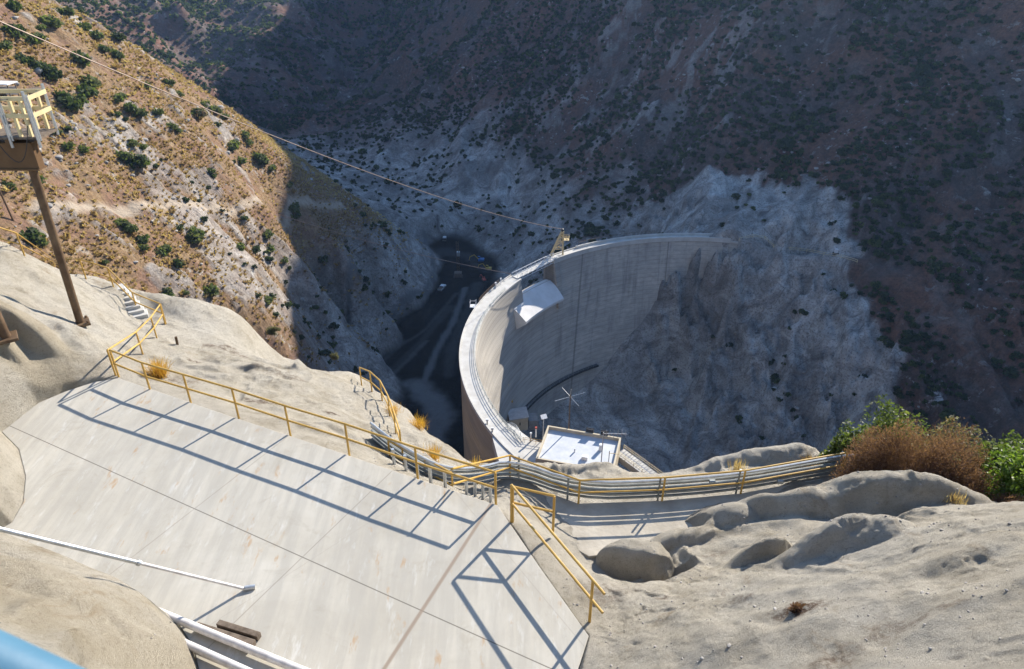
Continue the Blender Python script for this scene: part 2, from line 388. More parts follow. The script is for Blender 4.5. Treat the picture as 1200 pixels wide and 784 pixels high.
# fractured cliff below and beside the dam: the face is pushed in and out along its own normal
U = X*.83-Y*.55
cliff = sstep(75, 30, np.abs((X-85)*.55+(Y-205)*.83-6))*sstep(42, 62, X)*sstep(185, 160, X)*sstep(.3, 3.0, np.abs(np.hypot(X-DC[0], Y-DC[1])-71.5)-.2)
DD = (ridged(U/21+fbm(U/13, Z/13, 2, 91)*.8, Z/34, 3, 92)-.6)*11+(ridged((U*.8+Z*.6)/8, (Z*.8-U*.6)/13, 4, 93)-.6)*5.5+(ridged((U*.9-Z*.5)/3.3, (Z+U*.4)/5, 3, 96)-.6)*3.0
DD = DD*1.6-2.0
Zg = Grid(xs, ys, Z); Z = Zg(X+.55*DD*cliff, Y+.83*DD*cliff)
Z = Z+amp*rightside*damp*(ridged((X*.83-Y*.55)/70+fbm(X/60, Y/60, 2, 95)*.7, (X*.55+Y*.83)/260, 3, 94)-.6)*30*sstep(255, 340, Y+X*.55)
farleft = sstep(430, 560, Y)*sstep(60, -60, X)
Z = Z+farleft*(ridged((X*.85+Y*.5+q*2)/90, (-X*.5+Y*.85)/170, 4, 61)-.6)*34
Z = np.where(floor_m > 0, Z*(1-floor_m)+floor_m*(FL+fbm(X/14, Y/14, 4, 51)*.9+ridged((X+Y*.4)/9, (Y-X*.4)/40, 3, 52)*.6), Z)
# unseen sunward ridge: saddle and skyline shaped to place its shade over the canyon
UA = .815*X-.579*Y; AA = .579*X+.815*Y
cap = .525*AA+np.interp(UA, [-260, -215, -177, -150, -135, -122, -112, -104, -95, -80, -58, -20, 60, 200], [-168, -170, -168, -158, -172, -198, -208, -206, -201, -188, -166, -150, -140, -130])
Z = np.where((AA > 270) & (UA > -260) & (UA < 150) & (Z > cap), cap-.25*np.minimum(Z-cap, 12)*0+fbm(X/12, Y/12, 3, 98)*.8-.8, Z)
FT = Grid(xs, ys, Z)

ocn = fbm((X*.83-Y*.55)/9+fbm(X/15, Y/15, 2, 301), (X*.55+Y*.83)/17, 5, 302, .62)+.55*fbm(X/70, Y/70, 3, 303)
lh = sstep(-30, -60, X)*sstep(345, 320, Y)
ocn = ocn+lh*(.45*fbm(X/3.5, Y/5, 3, 305)-.05)+(1-lh)*.22*fbm(X/5, Y/5, 3, 306)
OUT = np.where(lh > .5, sstep(.27, .36, ocn), sstep(.38, .50, ocn)*.5)*(1-.65*sstep(90, 140, X))*(1-.6*sstep(430, 520, Y))*(1-floor_m)*sstep(90, 120, np.hypot(X, Y))
FT.Z = Z = Z+OUT*(.7+1.6*(ridged(X/4.2, Y/4.2, 3, 304)-.4))
# shadow check helper (prints the sun horizon e(u) of the mountain)
def sun_vis(p):
    a = np.arange(2, 900, 2.0); P = np.array(p)[None]+sd[None]*a[:, None]
    return bool((P[:, 2] > FT(P[:, 0], P[:, 1])).all())
for nm, p in [('crest mast L', at_z(650, 300, -99)), ('crest 545,400', at_z(550, 400, -99)), ('crest right', at_z(720, 284, -99)), ('roof', at_z(680, 520, -97)), ('hill', FT.hit(300, 300)), ('hill r', FT.hit(335, 300)), ('hill foot', FT.hit(420, 350)), ('hill upper', FT.hit(250, 170)), ('ridge', FT.hit(330, 205)), ('rock', FT.hit(850, 420)), ('mtn', FT.hit(900, 100))]:
    print('SUN', nm, np.round(p, 0), sun_vis(p))
def margin(p):
    a = np.arange(2, 900, 2.0); P = np.array(p)[None]+sd[None]*a[:, None]; m = FT(P[:, 0], P[:, 1])-P[:, 2]; k = m.argmax(); return round(float(m[k]), 1), a[k]
for nm, p in [('tower', at_z(652, 297, -99.5)), ('crest 640,300', at_z(635, 305, -99.5)), ('crest 590', at_z(590, 330, -99.5)), ('hood lo', at_z(618, 366, -110)), ('hood hi', at_z(632, 332, -107)), ('face 597,400', np.array([*dpt(160, 69), -115])), ('crest 700', at_z(700, 288, -99.5)), ('hill350,300', FT.hit(335, 300))]: print('MARGIN', nm, np.round(p, 0), margin(p))
#--ATTR
pix = lambda L: [FT.hit(*p)[:2] for p in L]
rock = np.zeros_like(X)
rp = inpoly(X+fbm(X/9, Y/9, 3, 71)*7, Y+fbm(X/9, Y/9, 3, 72)*7, pix([(700, 300), (735, 250), (800, 212), (870, 205), (935, 205), (985, 250), (1005, 310), (1030, 400), (1045, 455), (1035, 560)])+[(70, 120), (20, 150), (10, 200)])
rock = np.maximum(rock, blur(rp*1.0, 2))
# scoured banks just above the drained reservoir floor
rock = np.maximum(rock, sstep(46, 22, Z-FL+fbm(X/16, Y/16, 4, 73)*18)*sstep(150, 190, Y)*(X < 60)*sstep(540, 420, Y)*.9)
rock = np.maximum(rock, OUT*(.95-.35*lh))
dry = sstep(-40, -75, X-(Y-180)*.10)*sstep(345, 300, Y+X*.3)*sstep(40, 60, Y)
dry = np.maximum(dry*np.clip(1-.75*rock, 0, 1), 0)
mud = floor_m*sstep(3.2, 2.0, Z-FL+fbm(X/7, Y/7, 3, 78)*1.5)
wet = np.zeros_like(X)
def strip(pts, wd, arr, val=1.0, z=None, soft=.6):
    Q = [(at_z(*p, z) if z is not None else FT.hit(*p))[:2] for p in pts]
    dm = np.full(X.shape, 1e9)
    for a, b in zip(Q[:-1], Q[1:]):
        ab = b-a; t = np.clip(((X-a[0])*ab[0]+(Y-a[1])*ab[1])/(ab@ab), 0, 1)
        dm = np.minimum(dm, np.hypot(X-a[0]-ab[0]*t, Y-a[1]-ab[1]*t))
    return np.maximum(arr, val*sstep(wd*(1+soft), wd*(1-soft), dm+fbm(X/5, Y/5, 3, 77)*wd*.5))
wet = strip([(488, 452), (505, 466), (515, 488), (505, 515)], 4.5, wet, 1, FL)
wet = strip([(535, 345), (500, 385), (470, 405), (430, 440)], .9, wet, .3, FL)
wet = strip([(528, 360), (490, 405), (455, 440)], 1.6, wet, .22, FL)
wet = strip([(545, 340), (530, 380), (512, 410), (500, 440), (494, 455)], 1.3, wet, .8, FL)
wet = strip([(500, 400), (470, 430), (450, 450)], 1.0, wet, .45, FL)
wet = strip([(498, 285), (506, 305), (510, 330), (497, 353), (470, 373), (430, 401), (404, 421)], .8, wet, .9, FL)
wet = strip([(560, 335), (545, 370), (530, 410), (525, 440)], 2.2, wet, .25, FL)
wet = strip([(520, 295), (545, 300), (570, 318)], 3.0, wet, .22, FL)
mud = np.clip(mud, 0, 1)
path = np.zeros_like(X)
path = strip([(40, 246), (110, 243), (200, 241), (290, 239), (345, 236), (400, 240)], .85, path, 1.0)
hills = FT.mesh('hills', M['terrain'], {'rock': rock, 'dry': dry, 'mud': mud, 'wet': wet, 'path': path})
tag(hills, kind='structure')
#--NEAR

# ------------------------------------------------------------------ near ledges of sprayed concrete
ZP = -13.8
N = []
def nz(px, py, z): N.append(at_z(px, py, z))
def nw(x, y, z): N.append((x, y, z))
# pavement bed
for p in [(139, 441), (186, 458), (280, 490), (380, 523), (480, 557), (577, 590), (635, 668), (690, 745), (40, 500), (120, 500), (250, 600), (450, 650), (500, 784), (300, 760), (80, 580), (640, 790), (450, 900), (250, 850), (560, 700), (350, 560), (600, 900)]: nz(*p, ZP)
# path and steps at the far left end
for x, y, z in [(155, 400, -15.0), (180, 400, -15.6), (150, 375, -16.3), (163, 366, -16.5), (118, 340, -15.5), (132, 336, -15.5), (183, 380, -16.3), (196, 384, -16.4)]: nz(x, y, z)
# left mound
for x, y, z in [(0, 290, -11.6), (30, 305, -12.4), (60, 325, -13.2), (100, 332, -14.9), (95, 378, -12.6), (60, 350, -12.9), (40, 390, -12.5), (10, 400, -12.3), (0, 340, -11.8), (60, 420, -12.9), (110, 400, -13.3), (20, 450, -12.9), (0, 480, -13.2), (75, 458, -13.75), (50, 470, -13.75), (130, 415, -14.3), (150, 385, -15.4), (-100, 300, -9), (-100, 420, -11), (-200, 380, -8),(0, 500, -13.75)]: nz(x, y, z)
# top left path rail behind the mound
for x, y, z in [(101, 326, -15.6), (60, 318, -14.6), (30, 302, -14.2), (0, 287, -13.8)]: nz(x, y, z)
# slope outside the railing
for x, y, z in [(196, 356, -17.6), (150, 330, -17.2), (250, 374, -18.8), (300, 386, -19.8), (350, 400, -20.6), (400, 424, -20.8), (440, 446, -20.6), (480, 478, -20.3), (530, 522, -19.8), (575, 552, -19.4),
                (220, 400, -16.6), (300, 420, -17.6), (400, 470, -17.4), (470, 508, -17.6), (520, 535, -18.4), (230, 440, -15.2), (300, 470, -15.2), (380, 505, -15.0), (440, 530, -15.9), (458, 538, -16.3), (480, 549, -16.5), (505, 560, -16.6), (530, 571, -16.7), (555, 578, -16.8), (350, 450, -16.4), (200, 430, -15.0)]: nz(x, y, z)
# corner, walkway
for x, y, z in [(590, 598, -13.85), (599, 612, -13.85), (622, 640, -13.85), (645, 668, -13.85), (668, 697, -13.85), (691, 726, -13.87), (704, 742, -13.9), (625, 612, -13.9), (648, 622, -13.95), (600, 560, -16.8), (630, 575, -16.9), (700, 600, -17), (800, 590, -17), (900, 585, -17), (640, 600, -16.9), (680, 640, -17), (740, 640, -17), (800, 620, -17), (960, 565, -17), (672, 650, -16.9), (712, 690, -16.7),
                (598, 550, -17.2), (640, 552, -18), (700, 560, -18), (720, 548, -18.6), (630, 543, -19.4), (690, 546, -19.6), (760, 552, -18.6), (800, 545, -18.6), (850, 540, -18.3), (900, 532, -18.0), (940, 535, -17.6), (770, 568, -17.6), (840, 562, -17.5), (1000, 552, -16.9), (1060, 566, -16.6), (1150, 590, -16.2), (1200, 600, -16), (1300, 610, -15)]: nz(x, y, z)
# right mound
for x, y, z in [(700, 765, -13.6), (690, 784, -13.5), (725, 735, -14.2), (760, 690, -14.6), (840, 675, -14.2), (800, 720, -13.1), (760, 770, -12.9), (850, 784, -11.6), (900, 740, -11.6), (950, 700, -11.6), (1000, 680, -11.4), (1000, 760, -10.4), (1100, 720, -9.8), (1100, 784, -9.2), (1200, 784, -8.2), (1200, 700, -9.0), (1200, 640, -10.0), (1150, 625, -10.8), (1060, 650, -11.9), (940, 655, -13.3), (900, 650, -14.4), (1000, 645, -13.0),
                (1250, 620, -10), (1300, 700, -8), (1000, 900, -8.2), (800, 900, -10.2), (1200, 900, -6.4), (700, 900, -11.6)]: nz(x, y, z)
# left rock in the lower corner
for x, y, z in [(0, 640, -11.6), (60, 660, -11.4), (130, 682, -11.9), (190, 718, -12.8), (215, 752, -13.2), (222, 784, -13.2), (262, 784, -13.9), (262, 850, -13.9), (240, 740, -13.9), (150, 760, -10.2), (60, 740, -9.6), (0, 700, -9.8), (100, 784, -8.8), (0, 784, -8), (-100, 700, -9), (-100, 620, -11), (100, 900, -6.5), (160, 900, -10.5), (-100, 900, -5)]: nz(x, y, z)
for x, y, z in [(-6, 10.4, -13.9), (-9, 11.8, -13.9), (-13, 13.8, -13.8), (-18, 14, -12), (-22, 18, -11)]: nw(x, y, z)
# ground under and beside the camera, outer flanks
for x, y, z in [(0, 0, -4.6), (0, 3, -8), (0, 6, -12.4), (-3, 8, -13.4), (-3, 3, -6.5), (-6, 2, -5), (4, 2, -5.2), (-12, 2, -5), (10, 2, -3.5), (16, 6, -5), (22, 14, -13), (18, 14, -12.6), (0, -3, -2), (12, -3, -2), (-12, -3, -2), (24, 2, -3), (-26, 2, -4), (24, -3, -2), (-26, -3, -2)]: nw(x, y, z)
for x, y, z in [(14, 21, -19.5), (19, 19, -19.5), (18, 16.5, -16), (-26, 27, -13), (-22, 31, -22), (-18, 34, -30), (-12, 34, -32), (-6, 32, -33), (0, 28, -34), (4, 28, -33), (8, 28, -32), (12, 27, -30), (16, 26, -31), (20, 25, -29), (24, 21, -25), (-26, 36, -32), (-18, 38, -40), (-6, 38, -44), (4, 36, -46), (14, 34, -42), (24, 32, -34), (24, 38, -45), (0, 38, -50), (-5, 28.5, -27), (-10, 31.5, -27), (0, 25, -28), (5, 23.5, -25), (10, 23.5, -23), (14, 23.5, -24)]: nw(x, y, z)
def uni(*segs):
    a = np.concatenate([np.arange(lo, hi, st) for lo, hi, st in segs]); return a[np.r_[True, np.diff(a) > .01]]
nx = uni((-26, -10, .08), (-10, 11.5, .042), (11.5, 24.01, .08)); ny = uni((-3, 4.5, .09), (4.5, 14.5, .042), (14.5, 38.01, .075))
NX, NY = np.meshgrid(nx, ny)
sm = RBF(N)
cx = np.arange(-26, 24.6, .3); cy = np.arange(-3, 38.6, .3)
Zc = blur(sm(*np.meshgrid(cx, cy)), 3)
NZ = blur(Grid(cx, cy, Zc)(NX, NY), 4)
plat_px = [(139, 443), (186, 459), (280, 491), (380, 524), (480, 558), (583, 592), (635, 668), (690, 745), (676, 790), (640, 890)]
PLAT = [at_z(*p, ZP)[:2] for p in plat_px]+[np.array([.5, 7.2]), at_z(250, 900, ZP)[:2], at_z(238, 830, ZP)[:2], at_z(233, 784, ZP)[:2], at_z(226, 756, ZP)[:2], at_z(204, 724, ZP)[:2], at_z(150, 690, ZP)[:2], at_z(100, 672, ZP)[:2], at_z(45, 656, ZP)[:2], at_z(-5, 640, ZP)[:2], at_z(-4, 622, ZP)[:2], at_z(14, 612, ZP)[:2], at_z(27, 588, ZP)[:2], at_z(30, 558, ZP)[:2], at_z(22, 526, ZP)[:2], at_z(2, 506, ZP)[:2], at_z(45, 472, ZP)[:2], at_z(78, 458, ZP)[:2], at_z(112, 447, ZP)[:2]]
def pdist(x, y, poly):
    d = np.full(np.shape(x), 1e9)
    for i in range(len(poly)):
        a = np.array(poly[i]); b = np.array(poly[(i+1) % len(poly)]); ab = b-a
        t = np.clip(((x-a[0])*ab[0]+(y-a[1])*ab[1])/(ab@ab), 0, 1)
        d = np.minimum(d, np.hypot(x-a[0]-ab[0]*t, y-a[1]-ab[1]*t))
    return np.where(inpoly(x, y, poly), -d, d)
PD = pdist(NX, NY, PLAT)
lump = sstep(.15, 1.6, PD)
# walkway sheet keeps flat
WALK = [at_z(*p, -17)[:2] for p in [(590, 560), (700, 578), (780, 572), (900, 562), (985, 556), (985, 580), (900, 600), (800, 625), (740, 650), (660, 640), (610, 600)]]
lump = lump*(.05+.95*sstep(-.2, 1.2, pdist(NX, NY, WALK)))
NZ = NZ+lump*((ridged(NX/4.2+fbm(NX/3, NY/3, 2, 3), NY/3.4, 3, 81)-.6)*.55+fbm(NX/1.9, NY/1.9, 3, 83)*.20+fbm(NX/.55, NY/.55, 4, 85)*.07+(ridged((NX*.8+NY*.6)/1.5+fbm(NX/1.2, NY/1.2, 2, 86), (NY*.8-NX*.6)/.8, 3, 88)-.6)*.05)
gr = fbm(NX/2.6, NY/2.6, 3, 89); rough = .35+.65*sstep(-.25, .35, gr)
NZ = NZ+sstep(.05, .5, PD)*rough*(fbm(NX/.26, NY/.26, 3, 87)*.030+fbm(NX/.095, NY/.095, 2, 84)*.014
    +sstep(.28, .5, fbm(NX/.33, NY/.33, 2, 82))*.022-sstep(.36, .52, fbm(NX/.5, NY/.4, 3, 80))*.05)
def bump(px, py, z, rx, ry, h, rot=0, front=1.0, pw=1.5, wob=.25, at=None):
    """rounded boulder of gunite; front<1 makes the side towards -y steeper"""
    global NZ
    c = at_z(px, py, z) if at is None else at
    a = R(rot); dx, dy = NX-c[0], NY-c[1]
    u = dx*math.cos(a)+dy*math.sin(a); v = -dx*math.sin(a)+dy*math.cos(a)
    v = np.where(v < 0, v/front, v)
    r = np.sqrt((u/rx)**2+(v/ry)**2)*(1+wob*fbm(NX/1.3, NY/1.3, 3, int(px)))
    NZ = NZ+h*np.clip(1-r*r, 0, 1)**pw
def pit2(px, py, z, rx, ry, h, rot=0): bump(px, py, z, rx, ry, -h, rot, 1, .8, .18)
def pit(px, py, z, rx, ry, h, rot=0):
    bump(px, py, z, rx, ry, -h, rot, 1, 1.0, .3)
bump(1005, 618, -16.2, 3.2, 1.7, 1.12, -14, .5, 1.0, .18)
bump(985, 590, -15.6, .8, .6, .12, 0, .7, 1.2, .3)
bump(1010, 585, -14.6, .5, .3, -.35, 0)
bump(1000, 636, -13.6, 1.5, .9, .75, 10, .8, 1.2, .22)
bump(852, 618, -16.9, 1.4, .9, .62, 0, .8, 1.3, .12)
bump(815, 622, -16.8, .45, .4, -.3, 0)
bump(742, 662, -16.6, 1.15, .95, 1.0, -35, .45, .55, .12)
bump(800, 640, -16.9, 1.2, .7, .42, 8, .6, .9, .16)
pit2(788, 662, -15.7, .95, .45, .5, 8)
pit2(722, 690, -16.2, .62, .5, .8, -30)
pit2(812, 614, -16.8, .35, .26, .25, 0)
pit2(1050, 612, -14.8, .5, .3, .3, 0)
pit2(940, 640, -14.3, .7, .25, .3, 12)
bump(890, 652, -14.8, .9, .6, .7, 10, .6, 1.3)
bump(955, 648, -13.8, 1.2, .6, .4, 15, .7, 1.2)
bump(1100, 665, -11.2, 2.0, .9, .35, 10, .8, 1.4)
bump(925, 712, -11.2, .5, .35, -.12)
bump(25, 405, -12.6, 1.3, 1.1, 1.1, 0, .3, 1.0, .2)
bump(0, 432, -12.9, .9, .8, .9, 0, .3, 1.0, .2)
bump(110, 745, -10.6, 1.6, 1.1, .55, -25, .8, 1.4)
bump(185, 765, -12.3, .8, .7, .4, -25, .5, 1.2)
bump(40, 690, -10.9, 1.5, .9, .5, -10, .7, 1.3)
bump(-4, 565, -13.7, 1.25, 1.6, .75, 0, 1, .45, .05)
bump(250, 440, -15.8, .8, .5, .22, 20, .6, 1.5, .6); bump(300, 440, -16.4, .9, .5, .28, 0, .6, 1.5, .6); bump(400, 505, -15.3, 1.2, .5, .2, 0, .6); bump(330, 425, -17, 1.6, .6, .3, 10, .6, 1.5, .5)
bump(870, 548, -18, 2.6, 1.0, .4, 0, .7, 1.2, .4); bump(930, 545, -17.6, 2.0, .9, .45, 0, .7, 1.2, .4)
bump(665, 553, -18.6, 2.2, .7, .35, 0, .7)
# pavement bed
NZ = np.where(PD < 0, np.minimum(NZ, ZP-.12), NZ)
near_ring = sstep(0, .35, PD)
NZ = np.where(PD >= 0, np.minimum(NZ, ZP-.05+PD*3.0+10*(PD > 1.2)) , NZ)
GN = Grid(nx, ny, NZ)
zero = np.zeros_like(NX); litter = np.zeros_like(NX); tint = np.zeros_like(NX)
def spot(arr, px, py, rx, ry, v=1.0):
    c = GN.hit(px, py, 3, 80, 4000); r = np.sqrt(((NX-c[0])/rx)**2+((NY-c[1])/ry)**2)+fbm(NX/.6, NY/.6, 3, int(px))*.5
    arr[:] = np.maximum(arr, v*sstep(1.1, .5, r))
for a in [(936, 714, .55, .35), (870, 700, .3, .15, .6), (780, 700, .25, .12, .7), (270, 412, 1.2, .6, .8), (228, 424, .3, .3), (300, 470, .7, .25, .9), (330, 440, 1.2, .4, .5), (200, 446, 1.2, .5, .7), (985, 775, .6, .35, .8), (1060, 735, .9, .2, .5), (725, 577, .3, .12, .8), (868, 572, .3, .15, .6), (390, 485, .4, .2), (840, 650, .6, .3, .5), (705, 690, .8, .6, .5)]: spot(litter, *a)
for a in [(60, 700, 3.0, 2.0, .4), (150, 740, 2, 1.4, .35), (40, 400, 1.6, 1.2, .45), (60, 440, 1.2, .8, .5)]: spot(tint, *a)
near = GN.mesh('sprayed_concrete_ground', M['gunite'], {'litter': litter, 'tint': tint})
tag(near, kind='structure')
# pavement slab
def pavement():
    t = NT('pavement_concrete'); xyz = t.sep()
    a0 = at_z(18, 502, ZP); a1 = at_z(475, 707, ZP); ang = math.atan2(a1[1]-a0[1], a1[0]-a0[0])
    big = t.noise(.33, 6, .68, dist=.5); streak = t.noise(1.0, 6, .6, stretch=(.35, 3.2, 1, -ang-R(90)+R(90))); streak2 = t.noise(1.0, 7, .65, stretch=(3.4, .30, 1, -ang))
    c = t.ramp(big, [(.3, (.36, .333, .28)), (.55, (.44, .414, .358)), (.75, (.50, .478, .425))])
    c = t.mix(t.ramp(streak2, [(.42, .55), (.6, 0.0)]), c, (.33, .315, .28))
    c = t.mix(t.ramp(t.noise(2.2, 6, .7, stretch=(2.2, .5, 1, -ang)), [(.58, 0.0), (.70, .5)]), c, (.55, .55, .53))
    c = t.mix(t.ramp(t.noise(1.1, 6, .7, stretch=(2.6, .8, 1, -ang)), [(.61, 0.0), (.70, .75)]), c, (.37, .245, .135))
    c = t.mix(t.ramp(t.noise(.8, 8, .75, dist=.8), [(.55, 0.0), (.66, .4)]), c, (.30, .275, .225))
    def line(p, q, hw, depth, colr, c):
        P, Q = at_z(*p, ZP), at_z(*q, ZP); d = (Q-P)[:2]; n = np.array([-d[1], d[0]])/np.hypot(*d); k = n@P[:2]
        dd = t.math('ABSOLUTE', t.math('SUBTRACT', t.math('ADD', t.math('MULTIPLY', xyz[0], float(n[0])), t.math('MULTIPLY', xyz[1], float(n[1]))), float(k)))
        m = t.mr(dd, hw*.5, hw*1.4, depth, 0.0)
        return t.mix(m, c, colr)
    c = line((18, 502), (475, 707), .014, .8, (.10, .09, .075), c)
    c = line((268, 565), (156, 652), .016, .5, (.24, .22, .19), c)
    c = line((400, 609), (272, 732), .014, .55, (.20, .18, .155), c)
    c = line((540, 645), (450, 784), .045, .85, (.24, .185, .14), c)
    c = line((575, 626), (720, 800), .012, .4, (.28, .26, .23), c)
    c = line((490, 575), (428, 615), .010, .35, (.28, .26, .23), c)
    t.base(c); t.set(Roughness=.9)
    t.bump(t.noise(30, 5, .7), .25, .006)
    return t.m
M['pave'] = pavement()
pv = MB().prism([tuple(p) for p in PLAT], ZP-.35, ZP)
tag(pv.build('pavement', M['pave'], bevel=.015), kind='structure')

# ================================================================== the dam
def dam_mat(name, tone=1.0, streaks=1.0):
    t = NT(name); x, y, z = t.sep()[0:3]
    ang = t.math('ARCTAN2', t.math('SUBTRACT', y, float(DC[1])), t.math('SUBTRACT', x, float(DC[0])))
    u = t.math('MULTIPLY', ang, 71.0)
    cmb = t.n('ShaderNodeCombineXYZ'); t.L(u, cmb.inputs[0]); t.L(z, cmb.inputs[1]); uz = cmb.outputs[0]
    n = t.noise(.12, 6, .65, uz); m = t.noise(.9, 6, .65, uz)
    c = t.ramp(m, [(.3, tuple(k*tone for k in (.34, .31, .265))), (.7, tuple(k*tone for k in (.52, .485, .43)))])
    c = t.mix(t.ramp(n, [(.38, .6), (.62, 0.0)]), c, tuple(k*tone for k in (.26, .245, .225)))
    st = t.noise(1.0, 6, .62, uz, stretch=(.85, .045, 1)); c = t.mix(t.math('MULTIPLY', t.ramp(st, [(.52, 0.0), (.68, .7)]), streaks), c, (.17, .16, .155))
    ws = t.noise(1.0, 5, .6, uz, stretch=(1.5, .10, 1)); wm = t.math('MULTIPLY', t.ramp(ws, [(.64, 0.0), (.70, .85)]), t.ramp(t.noise(.06, 3, .5, uz), [(.5, 0.0), (.6, 1.0)]))
    c = t.mix(t.math('MULTIPLY', wm, streaks), c, (.66, .65, .63))
    lift = t.math('ABSOLUTE', t.math('SUBTRACT', t.math('FRACT', t.math('DIVIDE', z, 1.52)), .5)); c = t.mix(t.mr(lift, .02, .07, .38, 0.0), c, (.16, .145, .13))
    jt = t.math('ABSOLUTE', t.math('SUBTRACT', t.math('FRACT', t.math('DIVIDE', u, 15.2)), .5)); c = t.mix(t.mr(jt, .003, .012, .55, 0.0), c, (.12, .11, .10))
    pat = t.n('ShaderNodeTexBrick'); t.L(uz, pat.inputs[0]); pat.inputs['Scale'].default_value = .33
    pat.inputs['Color1'].default_value = (1, 1, 1, 1); pat.inputs['Color2'].default_value = (.84, .84, .84, 1); pat.inputs['Mortar'].default_value = (.9, .9, .9, 1)
    c = t.mix(.55, c, pat.outputs[0], 'MULTIPLY')
    t.base(c); t.set(Roughness=.92); t.bump(m, .4, .15)
    return t.m
M['dam'] = dam_mat('arch_dam_concrete', 1.2, .75)
M['dam_up'] = dam_mat('upstream_face_concrete', 1.0, .35)
M['crest'] = simple_mat('crest_concrete', (.44, .425, .39), (.55, .54, .51), .4, .9, 0, .2)
M['hood'] = simple_mat('spillway_concrete', (.60, .59, .57), (.70, .69, .68), .3, .85, 0, .1)
DAM = empty('concrete_arch_dam', (*dpt(150, 71.5), ZC), 'tall pale concrete arch dam curving across the canyon with a white spillway hood', 'dam')
def arc(mb, prof, a0, a1, n):
    """closed profile [(r,z)] swept between two angles (degrees)"""
    k = len(prof); vs = []; fs = []
    for i in range(n+1):
        a = a0+(a1-a0)*i/n
        for r, z in prof: p = dpt(a, r); vs.append((p[0], p[1], z))
    for i in range(n):
        for j in range(k):
            j2 = (j+1) % k; fs.append((i*k+j, i*k+j2, (i+1)*k+j2, (i+1)*k+j))
    fs.append(tuple(range(k))[::-1]); fs.append(tuple(n*k+j for j in range(k)))
    return mb.add(vs, fs)
ZB = -178
GAP0, GAP1 = 132.0, 145.2
prof = [(ROUT, ZC-.35), (ROUT, ZB), (face_r(ZB), ZB), (face_r(-140), -140), (face_r(-118), -118), (RIN, ZC-.35)]
arc(MB(), prof, GAP1, 217, 60).build('arch_wall', M['dam'], DAM, True)
arc(MB(), prof, 76, GAP0, 44).build('arch_wall', M['dam'], DAM, True)
arc(MB(), [(ROUT+.1, -107.6), (ROUT, ZB), (face_r(ZB)+.05, ZB), (face_r(-108)+.05, -108), (71, -107)], GAP0+.01, GAP1-.01, 14).build('spillway_wall', M['dam'], DAM, True)
arc(MB(), [(73.9, -108.4), (72.6, -107.2), (70.6, -107.0), (68.2, -107.9), (66.2, -109.4), (64.3, -111.0), (64.3, -111.8), (69.2, -116)], GAP0+.2, 150.0, 20).build('spillway_hood', M['hood'], DAM, True)
M['dam_bounce'] = dam_mat('bounce_tinted_upstream_concrete', 1.0, .3)
rm = [n for n in M['dam_bounce'].node_tree.nodes if n.type == 'VALTORGB'][0]
for el, c_ in zip(rm.color_ramp.elements, ((.44, .35, .22), (.60, .50, .34))): el.color = (*c_, 1)  # tan concrete lightened: warm bounced light painted into this shaded side
arc(MB(), [(ROUT+.09, ZC-.62), (ROUT+.09, ZB), (ROUT+.002, ZB), (ROUT+.002, ZC-.62)], GAP1+.05, 216.9, 60).build('upstream_bounce_face', M['dam_bounce'], DAM, True)  # thin shell added to carry the painted bounce light
for a0, a1, n in ((GAP1, 217, 60), (76, GAP0, 44)):
    arc(MB(), [(ROUT+.35, ZC), (ROUT+.35, ZC-.6), (RIN-.35, ZC-.6), (RIN-.35, ZC)], a0, a1, n).build('crest_walkway', M['crest'], DAM)
    arc(MB(), [(ROUT+.33, ZC+.32), (ROUT+.33, ZC+.004), (ROUT+.05, ZC+.004), (ROUT+.05, ZC+.32)], a0+.05, a1-.05, n).build('upstream_kerb', M['crest'], DAM)
arc(MB(), [(RIN-.05, ZC+.95), (RIN-.05, ZC+.004), (RIN-.33, ZC+.004), (RIN-.33, ZC+.95)], 78, GAP0-.1, 44).build('parapet', M['crest'], DAM)
arc(MB(), [(ROUT-.3, ZC+.85), (ROUT-.3, ZC+.004), (ROUT+.03, ZC+.004), (ROUT+.03, ZC+.85)], 78, 122, 44).build('parapet', M['crest'], DAM)
# piers either side of the gap
for a, d in ((GAP0-.9, 1),):
    arc(MB(), [(ROUT+.9, ZC-.62), (ROUT+.9, -116), (66.6, -116), (67.6, -108), (69.4, ZC-.62)], a-.9, a+.9, 2).build('pier', M['dam_up'], DAM)
# inspection gallery with rail low on the downstream face
gz = -142.0
arc(MB(), [(face_r(gz)+.2, gz), (face_r(gz)+.2, gz-.5), (face_r(gz)-1.5, gz-.5), (face_r(gz)-1.5, gz)], 118, 166, 34).build('gallery', M['dark_metal'], DAM)
g = MB()
for h in (.55, 1.1): g.tube([(*dpt(a, face_r(gz)-1.4), gz+h) for a in np.linspace(118, 166, 34)], .06, 5)
for a in np.linspace(118, 166, 24): p = dpt(a, face_r(gz)-1.4); g.tube([(*p, gz), (*p, gz+1.1)], .05, 5)
g.build('gallery_rail', M['conduit'], DAM)
